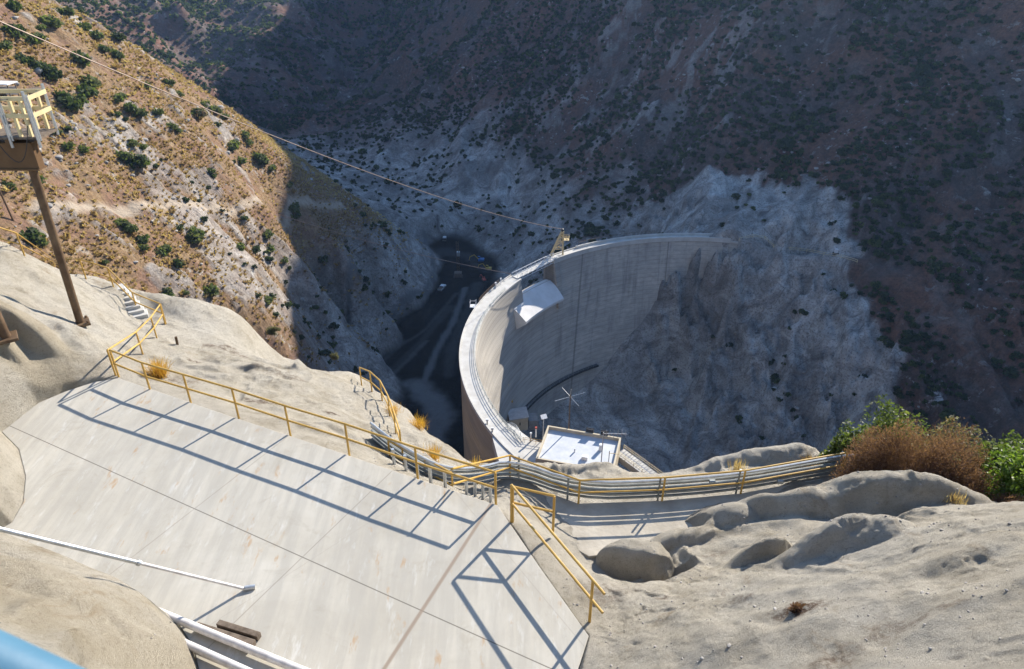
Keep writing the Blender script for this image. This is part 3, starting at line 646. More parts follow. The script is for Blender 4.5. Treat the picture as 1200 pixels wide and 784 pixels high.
# footbridge over the spillway gap
fb = empty('footbridge', (*dpt(137, 71.5), ZC), 'white steel truss footbridge spanning the spillway gap of the dam', 'footbridge')
B0, B1 = dpt(GAP1+.6, 71.5), dpt(GAP0-2.4, 71.5); bd = (B1-B0)/np.hypot(*(B1-B0)); bn = np.array([-bd[1], bd[0]]); bl = np.hypot(*(B1-B0))
ang = math.atan2(bd[1], bd[0]); RM = Matrix.Rotation(ang, 3, 'Z')
mid = (B0+B1)/2
MB().box((*mid, ZC+.12), (bl, 2.3, .18), RM).build('deck', M['crest'], fb)
for sgn in (1, -1):
    tr = MB(); o = bn*1.15*sgn
    for h in (-.55, .28, 1.35): tr.tube([(*(B0+o), ZC+h), (*(B1+o), ZC+h)], .10 if h != 1.35 else .085, 6)
    k = 9
    for i in range(k+1):
        p = B0+o+bd*bl*i/k; tr.tube([(*p, ZC-.55), (*p, ZC+1.35)], .06, 5)
        if i < k:
            qq = B0+o+bd*bl*(i+1)/k; tr.tube([(*p, ZC-.55), (*qq, ZC+1.35)], .045, 5)
    tr.build('truss_railing', M['white_metal'], fb)
# generic railing -------------------------------------------------------
def railing(name, label, pts, heights=(1.07, .54), r=.03, post_r=.032, mat='yellow', posts=None, group=None, cat='railing', rails=True):
    """pts: base points of the rail line; posts: base points carrying posts (default all)"""
    pts = [np.array(p, float) for p in pts]; posts = pts if posts is None else [np.array(p, float) for p in posts]
    e = empty(name, pts[0], label, cat, group)
    for i, h in enumerate(heights):
        MB().tube([p+np.array([0, 0, h]) for p in pts], r, 8).build('top_rail' if i == 0 else 'mid_rail', M[mat], e, True)
    for p in posts:
        MB().tube([p-np.array([0, 0, .12]), p+np.array([0, 0, heights[0]-.004])], post_r, 8).build('post', M[mat], e, True)
    return e
def crest_pts(r, a0, a1, n, z=ZC): return [(*dpt(a, r), z) for a in np.linspace(a0, a1, n)]
# crest pipe rails
e = empty('crest_railing', (*dpt(150, RIN), ZC), 'long grey triple pipe railing along the inner edge of the sunlit dam crest', 'railing')
for h, nm in ((1.1, 'top_rail'), (.73, 'mid_rail'), (.36, 'mid_rail')): MB().tube(crest_pts(RIN-.15, 153, 213.5, 60, ZC+h), .06, 6).build(nm, M['conduit'], e, True)
for p in crest_pts(RIN-.15, 153, 213.5, 28): MB().tube([p, (p[0], p[1], p[2]+1.1)], .05, 5).build('post', M['conduit'], e)
e = empty('crest_railing', (*dpt(155, ROUT), ZC), 'short rusty red railing on the upstream edge of the dam crest', 'railing')
for h, nm in ((1.1, 'top_rail'), (.55, 'mid_rail')): MB().tube(crest_pts(ROUT+.2, 150.5, 161, 10, ZC+.3+h), .045, 5).build(nm, M['rust'], e, True)
for p in crest_pts(ROUT+.2, 150.5, 161, 7): MB().tube([p, (p[0], p[1], p[2]+1.4)], .05, 5).build('post', M['rust'], e)
e = empty('crest_railing', (*dpt(110, ROUT), ZC), 'thin dark railing on the upstream side of the shaded dam crest', 'railing')
for h, nm in ((1.1, 'top_rail'),): MB().tube(crest_pts(ROUT+.15, 100, 121, 20, ZC+.8+h), .05, 5).build(nm, M['rust'], e, True)
for p in crest_pts(ROUT+.15, 100, 121, 11, ZC+.8): MB().tube([p, (p[0], p[1], p[2]+1.1)], .05, 5).build('post', M['rust'], e)
# white gate operator posts on the crest, left of the bridge
for i, (px, py, lab) in enumerate(((581, 338, 'white gauge post on the dam crest near the footbridge, the left one of two'), (587, 333, 'white gauge post on the dam crest closest to the footbridge'))):
    p = at_z(px, py, ZC); e = empty('gauge_post', p, lab, 'gauge post')
    MB().tube([p, p+[0, 0, 1.5]], .12, 6).build('post', M['white_metal'], e); MB().box(p+[0, 0, 1.75], (.5, .4, .6)).build('gauge_head', M['white_metal'], e)
p = dpt(162.5, ROUT+1.3); p = np.array([*p, ZC]); e = empty('bracket_platform', p, 'small white steel bracket platform hung outside the dam crest', 'platform')
MB().box(p+[0, 0, -.1], (1.9, 1.9, .15)).build('deck', M['white_metal'], e)
for dx in (-.85, .85):
    for dy in (-.85, .85): MB().tube([p+[dx, dy, 0], p+[dx, dy, 1.6]], .07, 5).build('post', M['white_metal'], e)
MB().tube([p+[-.85, -.85, 1.1], p+[-.85, .85, 1.1], p+[.85, .85, 1.1]], .06, 5).build('top_rail', M['white_metal'], e)
# hoist frame (a leaning steel tower) on the crest beside the bridge
hb = np.array([*dpt(127.6, 71.6), ZC])
e = empty('hoist_tower', hb, 'cream steel hoist frame with a leaning leg standing on the dam crest', 'hoist tower')
top = hb+[.3, 0, 8.6]
for a, b, nm in (((-3.6, -1.0, 0), (-.3, -.5, 8.4), 'leaning_leg'), ((-3.6, 1.0, 0), (-.3, .5, 8.4), 'leaning_leg'), ((.3, -.8, 0), (.2, -.5, 8.6), 'leg'), ((.3, .8, 0), (.2, .5, 8.6), 'leg')):
    MB().tube([hb+a, hb+b], .24, 6).build(nm, M['pale_yellow'], e)
br = MB()
for f in (.3, .55, .78):
    for yy in (-1, 1): br.tube([hb+[-3.6+3.3*f, yy*(1-.5*f), 8.4*f], hb+[.25, yy*(.8-.3*f), 8.6*f]], .12, 5)
    br.tube([hb+[.25, -(.8-.3*f), 8.6*f], hb+[.25, (.8-.3*f), 8.6*f]], .1, 5)
for f, g2 in ((.3, .55), (.55, .78)):
    for yy in (-1, 1): br.tube([hb+[-3.6+3.3*f, yy*(1-.5*f), 8.4*f], hb+[.25, yy*(.8-.3*g2), 8.6*g2]], .1, 5)
br.build('brace', M['pale_yellow'], e)
MB().box(hb+[1.1, 0, 5.6], (2.0, 2.0, .15)).build('landing', M['pale_yellow'], e)
lr = MB()
for h in (.6, 1.2): lr.tube([hb+[.3, -1, 5.6+h], hb+[2.1, -1, 5.6+h], hb+[2.1, 1, 5.6+h], hb+[.3, 1, 5.6+h]], .07, 5)
for xx, yy in ((2.1, -1), (2.1, 1), (1.2, -1), (1.2, 1)): lr.tube([hb+[xx, yy, 5.6], hb+[xx, yy, 6.8]], .07, 5)
lr.build('landing_rail', M['pale_yellow'], e)
MB().tube([hb+[-.1, -.5, 8.9], hb+[-.1, .5, 8.9]], .45, 12).build('sheave', M['dark_metal'], e, True)
TOWER_TOP = hb+[-.2, 0, 9.2]
# valve house at the toe
vz = -141.5; vb = at_z(607, 499, vz)
e = empty('valve_house', vb, 'small beige valve house with a sloping roof at the foot of the dam', 'valve house')
VR = Matrix.Rotation(R(8), 3, 'Z')
MB().box(vb+[0, 0, 2.3], (5.6, 5.0, 4.6), VR).build('wall', M['beige_wall'], e, bevel=.05)
MB().box(vb+[0, 0, 4.78], (6.1, 5.6, .3), VR @ Matrix.Rotation(R(-5), 3, 'Y')).build('roof', simple_mat('grey_roof_sheet', (.34, .35, .36), (.44, .45, .46), 1, .6), e)
MB().box(vb+[.6, -2.53, 2.7], (.35, .06, 1.1), VR).build('window', M['dark_metal'], e)
MB().box(vb+[4.6, .6, 1.2], (3.0, 4.0, 3.6), VR).build('annex', simple_mat('grey_render', (.20, .20, .20), (.27, .27, .27), .8), e)
vp = at_z(595.5, 482, -139); e = empty('vent_pipe', vp, 'tall faded yellow vent pipe rising beside the valve house', 'pipe')
MB().tube([vp, vp+[0, 0, 10.5]], .32, 8).build('pipe', M['pale_yellow'], e, True)
MB().box(vp+[0, 0, 4.0], (3.0, 1.0, .4)).build('bracket', M['yellow'], e)
# landing pad on the left abutment
zp = ZC+.05
PADP = [at_z(*p, zp)[:2] for p in [(577, 512), (596, 496), (612, 507), (620, 513), (642, 522), (655, 545), (720, 575), (700, 600), (590, 600), (586, 545)]]
tag(MB().prism([tuple(p) for p in PADP], zp-2.5, zp).build('landing_pavement', M['crest']), kind='structure')
def pad(px, py, dz=0): return at_z(px, py, zp)+[0, 0, dz]
def rr(label, pxs, mat='yellow', h=(1.1, .55), r=.05, zz=None, group=None):
    return railing('railing', label, [at_z(*p, zp if zz is None else zz) for p in pxs], h, r, r, mat, group=group)
rr('galvanised triple railing at the end of the dam crest beside the pad', [(594, 499), (600, 500), (605, 503), (610, 511), (615, 518)], 'galv', (1.1, .73, .36))
rr('short yellow railing between the crest pad and the white roofed building', [(613, 517), (621, 518.5), (628, 520), (636, 521)], 'yellow', (1.1, .6))
for px, py, lab, hh in ((622, 517, 'white valve pedestal on the crest pad, the one nearer the yellow railing end', 1.9), (628, 512, 'white valve pedestal on the crest pad with a red cap', 2.3)):
    p = pad(px, py); e = empty('valve_pedestal', p, lab, 'valve pedestal')
    MB().tube([p, p+[0, 0, hh]], .15, 8).build('stand', M['white_metal'], e, True); MB().tube([p+[0, 0, hh], p+[0, 0, hh+.4]], .22, 8).build('cap', M['machine_red'] if hh > 2 else M['white_metal'], e, True)
for px, py, lab in ((571, 497, 'white light box on the crest edge, farther of two near the pad'), (577, 507, 'white light box on the crest edge, nearer of two beside the pad')):
    p = at_z(px, py, ZC); e = empty('light_box', p, lab, 'light fitting')
    MB().box(p+[0, 0, .5], (.35, .35, 1.0)).build('stand', M['crest'], e); MB().box(p+[0, 0, 1.2], (.6, .45, .4)).build('lamp_head', M['white_metal'], e)
# control building
ZR = -96.4
rc = [at_z(*p, ZR) for p in [(639.5, 499), (725, 513.5), (722, 551), (629, 545)]]
cen = sum(rc)/4; bx = (rc[1]-rc[0])[:2]; bxl = np.hypot(*bx); bang = math.atan2(bx[1], bx[0]); BR = Matrix.Rotation(bang, 3, 'Z')
bw = bxl; bdp = abs(np.dot((rc[2]-rc[1])[:2], np.array([-bx[1], bx[0]])/bxl))+1.0
bo = np.array([cen[0], cen[1], ZC-2.0])
e = empty('control_building', bo, 'low control building with a white coated flat roof and raised parapet by the dam', 'building')
def bl_(x, y, z): v = BR @ Vector((x, y, 0)); return np.array([cen[0]+v.x, cen[1]+v.y, z])
MB().box(bl_(0, 0, (ZR-.5+ZC-6)/2), (bw, bdp, ZR-.5-ZC+6), BR).build('wall', M['beige_wall'], e)
MB().box(bl_(0, 0, ZR-.46), (bw-.5, bdp-.5, .1), BR).build('roof', M['white_roof'], e)
pp = MB()
for sx, sy, lx, ly in ((0, 1, bw, .35), (1, 0, .35, bdp-.7), (-1, 0, .35, bdp-.7), (0, -1, bw, .35)):
    pp.box(bl_(sx*(bw/2-.175), sy*(bdp/2-.175), ZR-.08), (lx, ly, .92), BR)
pp.build('parapet', M['beige_wall'], e)
for x, y, hh, rr_, nm in ((-.8, -.6, .9, .16, 'roof_vent'), (4.2, 1.3, 1.6, .40, 'roof_vent')):
    MB().tube([bl_(x, y, ZR-.42), bl_(x, y, ZR-.42+hh)], rr_, 10).build(nm, M['white_metal'], e, True)
MB().box(bl_(1.6, -2.2, ZR), (1.2, .9, .8), BR).build('roof_hatch', M['white_metal'], e, bevel=.03)
for x in (1.2, 4.3):
    v = MB(); 
    for zz in (0, .9): v.tube([bl_(x-.8, bdp/2+.15, ZR+.4+zz), bl_(x+.8, bdp/2+.15, ZR+.4+zz)], .12, 6)
    v.box(bl_(x, bdp/2+.15, ZR+.75), (1.5, .5, .7), BR); v.build('floodlight', M['dark_metal'], e)
# four armed aerial on a brown mast
mp = bl_(-3.4, bdp/2+.6, ZC-1); e = empty('aerial_mast', mp, 'rusty brown mast with a white four armed aerial behind the white roof', 'aerial')
MB().tube([mp, mp+[0, 0, 13.4]], .13, 6).build('mast', M['rust'], e, True)
for a in (25, 115, 205, 295): MB().tube([mp+[0, 0, 12.9], mp+[3.6*math.cos(R(a)), 3.6*math.sin(R(a)), 12.9]], .05, 5).build('arm', M['galv'], e)
MB().tube([mp+[0, 0, 13.0], mp+[.1, 0, 14.8]], .06, 6).build('whip', M['galv'], e)
# comb aerial on the right
yp = bl_(bw/2-2.6, -bdp/2+.9, ZR-.42); e = empty('comb_aerial', yp, 'thin grey pole on the white roof carrying a horizontal comb shaped aerial', 'aerial')
MB().tube([yp, yp+[0, 0, 9.4]], .10, 6).build('mast', M['galv'], e, True)
ad = np.array([math.cos(bang+.25), math.sin(bang+.25), 0])
MB().tube([yp+[0, 0, 9.1], yp+[0, 0, 9.1]+ad*4.4], .08, 5).build('boom', M['galv'], e)
for k in range(6): q = yp+[0, 0, 9.1]+ad*(.5+.75*k); MB().tube([q+[0, 0, -.9], q+[0, 0, .9]], .05, 5).build('element', M['galv'], e)
yp2 = bl_(bw/2-1.2, -bdp/2+1.2, ZR-.42); e = empty('roof_mast', yp2, 'short plain grey pole standing on the right end of the white roof', 'pole')
MB().tube([yp2, yp2+[0, 0, 5.0]], .08, 6).build('pole', M['galv'], e); MB().tube([yp2+[0, 0, 4.4], yp2+[1.9, -.4, 4.4]], .07, 5).build('arm', M['pale_yellow'], e)
# solar panel
sp = bl_(-bw/2-.9, bdp/2-.2, zp); e = empty('solar_panel', sp, 'small white solar panel on a post at the corner of the white roof', 'solar panel')
MB().tube([sp, sp+[0, 0, 6.2]], .11, 6).build('post', M['galv'], e)
SR = Matrix.Rotation(R(25), 3, 'Z') @ Matrix.Rotation(R(42), 3, 'X') @ Matrix.Rotation(R(12), 3, 'Y')
MB().box(sp+[0, 0, 6.2], (1.5, 1.0, .10), SR).build('panel', M['white_metal'], e)

def gh(px, py): return GN.hit(px, py, 3, 80, 4000)
def on(x, y): return np.array([x, y, float(GN(x, y))])
# ================================================================== railings near the camera
PR = [at_z(*p, ZP) for p in [(139, 440.7), (175.7, 456), (223.3, 470.3), (279.3, 487.3), (340, 508), (409, 530), (489.3, 558.3), (581, 588.3)]]
railing('platform_railing', 'long yellow two bar railing along the far edge of the pale concrete platform', PR, (1.04, .50), .032, .034)
path_px = [(139, 440.7), (167.5, 415.3), (183.9, 396.3), (193.7, 380)]
PT = [PR[0]+[-.12, .05, 0]]+[gh(*p) for p in path_px[1:]]
railing('path_railing', 'yellow two bar railing beside the sloping path left of the golden grass tuft', PT, (1.0, .50), .03)
ST = [gh(*p) for p in [(194.5, 379), (161.4, 364.9), (133.3, 336.7), (101, 327), (64, 312), (29, 300), (-12, 288)]]
railing('stair_railing', 'yellow two bar railing climbing past the concrete steps to the upper left', ST, (1.0, .50), .03)
SH = [at_z(599.3, 611.7, ZP-.03), at_z(691, 726, ZP-.03)]; SHx = SH[1]+(SH[1]-SH[0])*.12
railing('stair_handrail', 'yellow sloping handrail descending beside the right edge of the concrete platform', [SH[0], SHx], (1.28, .68), .032, .034, posts=SH)
SC = [at_z(600.8, 611, ZP-.03), None, at_z(648, 622, ZP-.1)]
railing('gate_railing', 'short yellow railing panel at the top corner of the platform stair', [SC[0], SC[2]], (1.2, .66), .032, .034)
WR = [at_z(*p, -17) for p in [(597.7, 562), (677.7, 591.7), (775.5, 588.4), (867.5, 580), (984.8, 558.5)]]
railing('walkway_railing', 'yellow railing of the lower walkway running right below the white roofed building', [gh(531, 585)]+WR, (1.07, .54), .032, .034, posts=WR)
LR = [at_z(458, 545, -16.5), at_z(474, 553, -16.5), at_z(500, 566, -16.6), at_z(531, 583, -16.6)]
railing('conduit_railing', 'low yellow railing beside the conduit bundle behind the platform kerb', LR, (1.05, .5), .03)
DR = [gh(*p) for p in [(424, 452), (436, 459), (448, 470), (457, 488), (464, 508), (471, 532)]]
railing('descent_railing', 'yellow railing curving down the outer rock edge above the black reservoir floor', DR, (1.05, .5), .03)
# drop path slabs next to it
# conduits ---------------------------------------------------------------
cb = empty('conduit_bundle', WR[1]+[0, .15, 0], 'bundle of grey steel conduits fixed along the back of the walkway railing', 'conduits')
def smooth_path(P, k=3):
    P = [np.array(p, float) for p in P]
    for _ in range(k):
        Q = [P[0]]
        for a, b in zip(P[:-1], P[1:]): Q += [a*.75+b*.25, a*.25+b*.75]
        P = Q+[P[-1]]
    return P
base = [WR[4]+[.35, .05, 0], WR[4]+[-.1, 0, 0], WR[3], WR[2], WR[1], WR[0]+[.05, -.02, 0], at_z(560, 574, -16.8), at_z(520, 574, -16.4), at_z(480, 553, -16.1), at_z(455, 536, -16.2), at_z(436, 520, -16.2)]
for h, oy, r, m in ((.78, .16, .048, 'galv'), (.69, .26, .036, 'conduit'), (.56, .25, .048, 'conduit'), (.43, .16, .045, 'conduit'), (.395, .25, .048, 'conduit'), (.26, .16, .050, 'conduit'), (.235, .25, .048, 'conduit'), (.10, .16, .047, 'conduit')):
    MB().tube(smooth_path([p+[0, oy, h] for p in base], 2), r, 8).build('conduit', M[m], cb, True)
for i, p in enumerate([WR[4]+[-.12, .1, 0], WR[3]+[-.12, .1, 0], WR[2]+[-.12, .1, 0], WR[1]+[-.35, .16, 0], WR[0]+[.3, .0, 0]]):
    MB().tube([p+[0, 0, -.1], p+[0, .0, 1.02]], .035, 8).build('support', M['conduit'], cb, True)
for px, py in ((557, 582), (566, 585), (575, 588), (547, 580), (522, 572), (505, 567), (490, 560), (476, 552), (462, 544)):
    p = gh(px, py); MB().tube([p+[0, 0, -.1], p+[0, 0, .62]], .05, 8).build('support', M['galv'], cb, True)
# junction details on the bundle
for p in (WR[2]+[1.5, .16, .74], WR[3]+[1.2, .16, .44]): MB().tube([p, p+[.18, 0, 0]], .075, 10).build('coupling', M['conduit'], cb, True)
# steps
stp = empty('concrete_steps', at_z(157, 368, -16.5), 'flight of seven worn concrete steps at the end of the left path', 'steps')
s0, s1 = at_z(158, 370, -16.45), at_z(124, 341, -15.65); dv = (s1-s0); hd = dv.copy(); hd[2] = 0; L_ = np.hypot(*hd[:2]); hd /= L_; a = math.atan2(.42, .8); SM = Matrix.Rotation(a, 3, 'Z')
sm_ = MB()
for i in range(7):
    c = s0+dv*(i/6.0); sm_.box((c[0], c[1]+.1, c[2]-.45+.05), (1.0+.09*i, .62, .9), SM)
sm_.build('tread', M['crest'], stp, bevel=.015)
# level paved walkway under the conduits
WP = [at_z(*p, -16.94)[:2] for p in [(588, 566), (600, 561), (678, 590), (776, 586.5), (868, 578), (986, 556), (1010, 572), (905, 606), (840, 612), (800, 634), (745, 646), (690, 652), (655, 632), (634, 600)]]
tag(MB().prism([tuple(p) for p in WP], -17.6, -16.94).build('path', M['walk'], bevel=.02), kind='structure')
# ================================================================== cableway platform on the left
pb = gh(95, 380)
tp = empty('cableway_platform', pb, 'brown steel platform on raking poles with white and cream railings at the left', 'platform')
zt = -7.75; rt = ray(30, 208); topp = np.array([pb[0]*1.0, pb[1]*1.0, zt])
topp = rt*(zt/rt[2]); topp[0] = pb[0]+.15; topp[1] = pb[1]+.1
MB().tube([pb+[0, 0, .05], topp], .14, 16).build('pole', M['rust'], tp, True)
MB().box(pb+[0, 0, .06], (.62, .62, .10), Matrix.Rotation(.6, 3, 'Z')).build('base_plate', M['rust'], tp, bevel=.01)
bb = MB()
for k in range(4): a = .6+math.pi/4+k*math.pi/2; bb.tube([pb+[.33*math.cos(a), .33*math.sin(a), 0], pb+[.33*math.cos(a), .33*math.sin(a), .19]], .045, 6)
bb.build('anchor_bolt', M['rust'], tp)
pb2 = gh(8, 398)
MB().tube([pb2, np.array([pb2[0]-.2, pb2[1]+.1, zt])], .155, 16).build('pole', M['rust'], tp, True)
MB().box(pb2+[0, 0, .06], (.62, .62, .10), Matrix.Rotation(.6, 3, 'Z')).build('base_plate', M['rust'], tp, bevel=.01)
xr = topp[0]+.35; yb = topp[1]
MB().box((xr-3.0, yb, zt+.42), (6.0, .34, .84)).build('beam', M['brownbeam'], tp, bevel=.01)
MB().box((xr-3.0, yb, zt+.86), (6.05, .46, .05)).build('beam', M['brownbeam'], tp)
MB().box((xr-3.0, yb, zt-.02), (6.05, .46, .05)).build('beam', M['brownbeam'], tp)
for k in range(3): MB().box((xr-.6-1.9*k, yb+.15, zt+.97), (.14, 1.1, .16)).build('joist', M['brownbeam'], tp)
MB().box((xr-2.6, yb+.15, zt+1.09), (6.2, 1.1, .07)).build('deck', M['timber'], tp)
zd = zt+1.12; yn, yf = yb-.38, yb+.68; xe = xr+.5
for h, m in ((1.22, 'pale_yellow'), (.68, 'pale_yellow')):
    MB().box((xe-3, yn, zd+h), (6.0, .05, .13)).build('rail', M[m], tp)
    MB().box((xe-3, yf, zd+h), (6.0, .05, .13)).build('rail', M[m], tp)
    MB().box((xe, (yn+yf)/2, zd+h), (.05, yf-yn, .13)).build('rail', M[m], tp)
for x in (xe-.28, xe-.62, xe-1.9, xe-3.2):
    for y in (yn+.05, yf-.05): MB().box((x, y, zd+.61), (.09, .09, 1.22)).build('rail_post', M['pale_yellow'], tp)
for x in (xe-.04, xe-.95, xe-1.9):
    for y in (yn-.06,): 
        MB().tube([(x, y, zd-.32), (x, y, zd+1.45)], .045, 8).build('stanchion', M['galv'], tp, True)
        MB().tube([(x+.09, y, zd-.1), (x+.09, y, zd+1.35)], .03, 8).build('stanchion', M['galv'], tp, True)
MB().tube([(xe-.04, yf, zd-.2), (xe-.04, yf, zd+1.45)], .045, 8).build('stanchion', M['galv'], tp, True)
lp = [np.array([xe-1.7, yn-.1, zd+.9])+np.array([1.5*t, 0, -1.6*math.sin(math.pi*t)*.9-.5*t]) for t in np.linspace(0, 1, 14)]
MB().tube(lp, .014, 6).build('hanging_cable', M['dark_metal'], tp, True)
# cables
def cable(label, pts, sag, r, n=60):
    a, b = np.array(pts[0]), np.array(pts[1]); P = []
    for t in np.linspace(0, 1, n): p = a+(b-a)*t; p = p-np.array([0, 0, sag*4*t*(1-t)]); P.append(p)
    o = MB().tube(P, r, 6).build('cable', M['cable'], None, True); return tag(o, label, 'cable')
cable('long steel cable sweeping from the upper left hillside to the hoist frame on the dam', (at_d(-40, 8, 70), TOWER_TOP), 3.2, .075)
cable('lower pinkish cable sagging from the left hill to the end of the dam crest', (FT.hit(330, 258)+[0, 0, 2.0], np.array([*dpt(146.5, 72.5), ZC+1.5])), 1.6, .10)
# wire from the cable to the platform
o = MB().tube([np.array([xe-.6, yn, zd+1.2])+np.array([0, 0, 0]), at_d(-40, 118, 21)], .012, 6).build('cable', M['dark_metal']); tag(o, 'thin dark wire slanting onto the cableway platform railing', 'cable')
# ================================================================== loose pipes, timber and stubs
A = at_z(287, 690, ZP+.04); Bp = at_d(0, 620, 13.7); Bp = Bp+(Bp-A)*.35
gp = empty('brace_pipe', A, 'long grey galvanised brace pipe slanting down onto the platform at lower left', 'pipe')
mid = A+(Bp-A)*.36
MB().tube([A, mid], .036, 12).build('lower_tube', M['white_pipe'], gp, True); MB().tube([mid, Bp], .046, 12).build('upper_tube', M['galv'], gp, True)
MB().tube([mid+(A-mid)*.012, mid-(A-mid)*.012], .066, 12).build('coupling', M['galv'], gp, True)
MB().tube([A+[.0, 0, .02], A+[.22, .06, .0]], .06, 10).build('foot', M['galv'], gp, True)
for p0, p1, lab, r in (((120, 690), (420, 813), 'thick white pipe on the platform, the one touching the weathered timbers', .088), ((150, 724), (380, 828), 'thick white pipe on the platform, the one nearer the lower left rock', .088)):
    a, b = at_z(*p0, ZP+r+.06), at_z(*p1, ZP+r+.06)
    o = MB().tube([a, b], r, 16).build('white_pipe', M['white_pipe'], None, True); tag(o, lab, 'pipe')
def plank(p0, p1, z, wd, th, lab):
    a, b = at_z(*p0, z), at_z(*p1, z); d = b-a; L = np.hypot(*d[:2])
    o = MB().box((a+b)/2, (L, wd, th), Matrix.Rotation(math.atan2(d[1], d[0]), 3, 'Z')).build('timber', M['timber'], None, False, .008); tag(o, lab, 'timber')
plank((231, 734), (298, 755), ZP+.085, .13, .15, 'dark weathered timber lying against the white pipe, the longer one'); plank((256, 731), (304, 746), ZP+.085, .13, .15, 'short pale weathered timber behind the longer dark timber')
p = gh(208, 404); o = MB().tube([p-[0, 0, .1], p+[.02, 0, .38]], .055, 10).build('pipe_stub', M['rust'], None, True); tag(o, 'short rusty pipe stub sticking out of the pale slope near the steps', 'pipe stub')
# blurred blue rail right beside the camera
o = MB().tube([np.array([-1.1, .62, -.555]), np.array([-.32, .50, -1.02])], .05, 16).build('blue_rail', M['blue_paint'], None, True); tag(o, 'blue painted rail close to the camera, blurred in the lower left corner', 'rail')
# ================================================================== far side path, hillside sheds
RP = [FT.hit(*p) for p in [(866, 283), (882, 279), (896, 281), (906, 291), (925, 294), (945, 296), (965, 300), (985, 303), (1004, 309)]]
railing('slope_railing', 'thin pale railing following the path across the bare grey rock face', [p+[0, 0, .1] for p in RP], (1.2, .6), .06, .07, 'pale_yellow')
p = FT.hit(979, 298); e = empty('signal_box', p, 'small white cabinet with dark base beside the rock face path', 'cabinet')
MB().box(p+[0, 0, 1.2], (.9, .8, 1.4)).build('cabinet', M['white_metal'], e); MB().box(p+[0, 0, .2], (1.6, 1.3, .8)).build('base', M['dark_metal'], e)
p = FT.hit(46, 116); e = empty('hill_shed', p, 'small brown timber shed with a grey roof among the hillside shrubs', 'shed')
K = Matrix.Rotation(R(-28), 3, 'Z')
MB().box(p+[0, 0, 1.0], (2.3, 2.0, 2.2), K).build('wall', M['brownbeam'], e); MB().box(p+[0, 0, 2.2], (2.7, 2.5, .14), K @ Matrix.Rotation(R(9), 3, 'Y')).build('roof', M['timber'], e)
p = FT.hit(4, 113); e = empty('hill_hut', p, 'pale roofed open hut at the left edge above the cableway platform', 'hut')
MB().box(p+[0, 0, 2.9], (6.5, 3.5, .22), Matrix.Rotation(R(-6), 3, 'Z')).build('roof', M['white_metal'], e)
for dx, dy in ((-2.8, -1.4), (2.6, -1.4), (-2.8, 1.4), (2.6, 1.4)): MB().box(p+[dx, dy, 1.2], (.2, .2, 3.4)).build('post', M['timber'], e)
MB().box(p+[.3, 1.3, 1.0], (4.5, .15, 1.8)).build('wall', M['white_metal'], e)
p = FT.hit(16, 259); o = MB().tube([p-[0, 0, .3], p+[-.6, 0, 7.2]], .17, 8).build('utility_pole', M['rust'], None, True); tag(o, 'plain brown wooden pole leaning on the dry hillside left of the raking strut', 'pole')
# stairs right of the control building
q0, q1 = at_z(722, 533, ZC-.5), at_z(772, 570, ZC-2.5)
fs = empty('outer_stair', q0, 'pale concrete stair with cream handrails descending right of the white roof', 'stair'); dq = q1-q0; pn = np.array([-dq[1], dq[0], 0]); pn /= np.hypot(*pn[:2])
t_ = MB(); am = math.atan2(dq[1], dq[0]); L_ = np.hypot(*dq[:2])
for i in range(16): c = q0+dq*(i+.5)/16+pn*1.4; t_.box(c-[0, 0, .8], (L_/16+.05, 2.6, 1.6), Matrix.Rotation(am, 3, 'Z'))
t_.build('tread', M['crest'], fs)
for off in (0.15, 2.7):
    for h in (1.1, .55): MB().tube([q0+pn*off+[0, 0, h], q1+pn*off+[0, 0, h]], .055, 5).build('rail', M['pale_yellow'], fs)
    for k in range(6): c = q0+dq*k/5+pn*off; MB().tube([c-[0, 0, .3], c+[0, 0, 1.1]], .05, 5).build('rail_post', M['pale_yellow'], fs)
# ================================================================== works on the reservoir floor
def fl(px, py): p = FT.hit(px, py); return p
def excavator(p, rz, body, label, boom='machine_yellow', sc=1.0):
    e = empty('excavator', p, label, 'excavator'); K = Matrix.Rotation(R(rz), 3, 'Z')
    def T(x, y, z): v = K @ Vector((x*sc, y*sc, z*sc)); return np.array([p[0]+v.x, p[1]+v.y, p[2]+v.z])
    for y in (-1.2, 1.2): MB().box(T(0, y, .45), (4.2*sc, .65*sc, .9*sc), K).build('track', M['dark_metal'], e, bevel=.25*sc)
    MB().box(T(-.5, 0, 1.65), (3.6*sc, 2.7*sc, 1.3*sc), K).build('body', M[body], e, bevel=.12*sc)
    MB().box(T(.9, -.8, 2.5), (1.5*sc, 1.1*sc, 1.7*sc), K).build('cab', M[body], e, bevel=.1*sc)
    MB().box(T(.95, -.8, 2.75), (1.56*sc, 1.16*sc, .8*sc), K).build('window', M['dark_metal'], e)
    MB().tube([T(1.0, .4, 2.0), T(3.6, .4, 4.8), T(6.0, .4, 3.6)], .28*sc, 6).build('boom', M[boom], e)
    MB().tube([T(6.0, .4, 3.8), T(6.8, .4, 1.2)], .2*sc, 6).build('stick', M[boom], e)
    MB().box(T(6.6, .4, .8), (1.0*sc, 1.1*sc, .9*sc), K).build('bucket', M['dark_metal'], e)
    return e
excavator(fl(572, 317), 165, 'machine_yellow', 'yellow excavator working on the dark reservoir floor behind the dam', sc=.72)
excavator(fl(563, 307), 178, 'machine_blue', 'blue machine with a long yellow boom on the reservoir floor', sc=.8)
excavator(fl(567, 329), 120, 'machine_red', 'small red digger right behind the end of the dam crest', 'machine_red', .5)
p = fl(537, 325); e = empty('drill_rig', p, 'dark mast rig with a tan machine house standing on the reservoir floor', 'drill rig')
MB().box(p+[0, 0, 1.6], (3.4, 2.8, 2.0)).build('machine_house', M['timber'], e, bevel=.1); MB().box(p+[0, 0, .3], (4.2, 3.2, .7)).build('track', M['dark_metal'], e)
ms = MB()
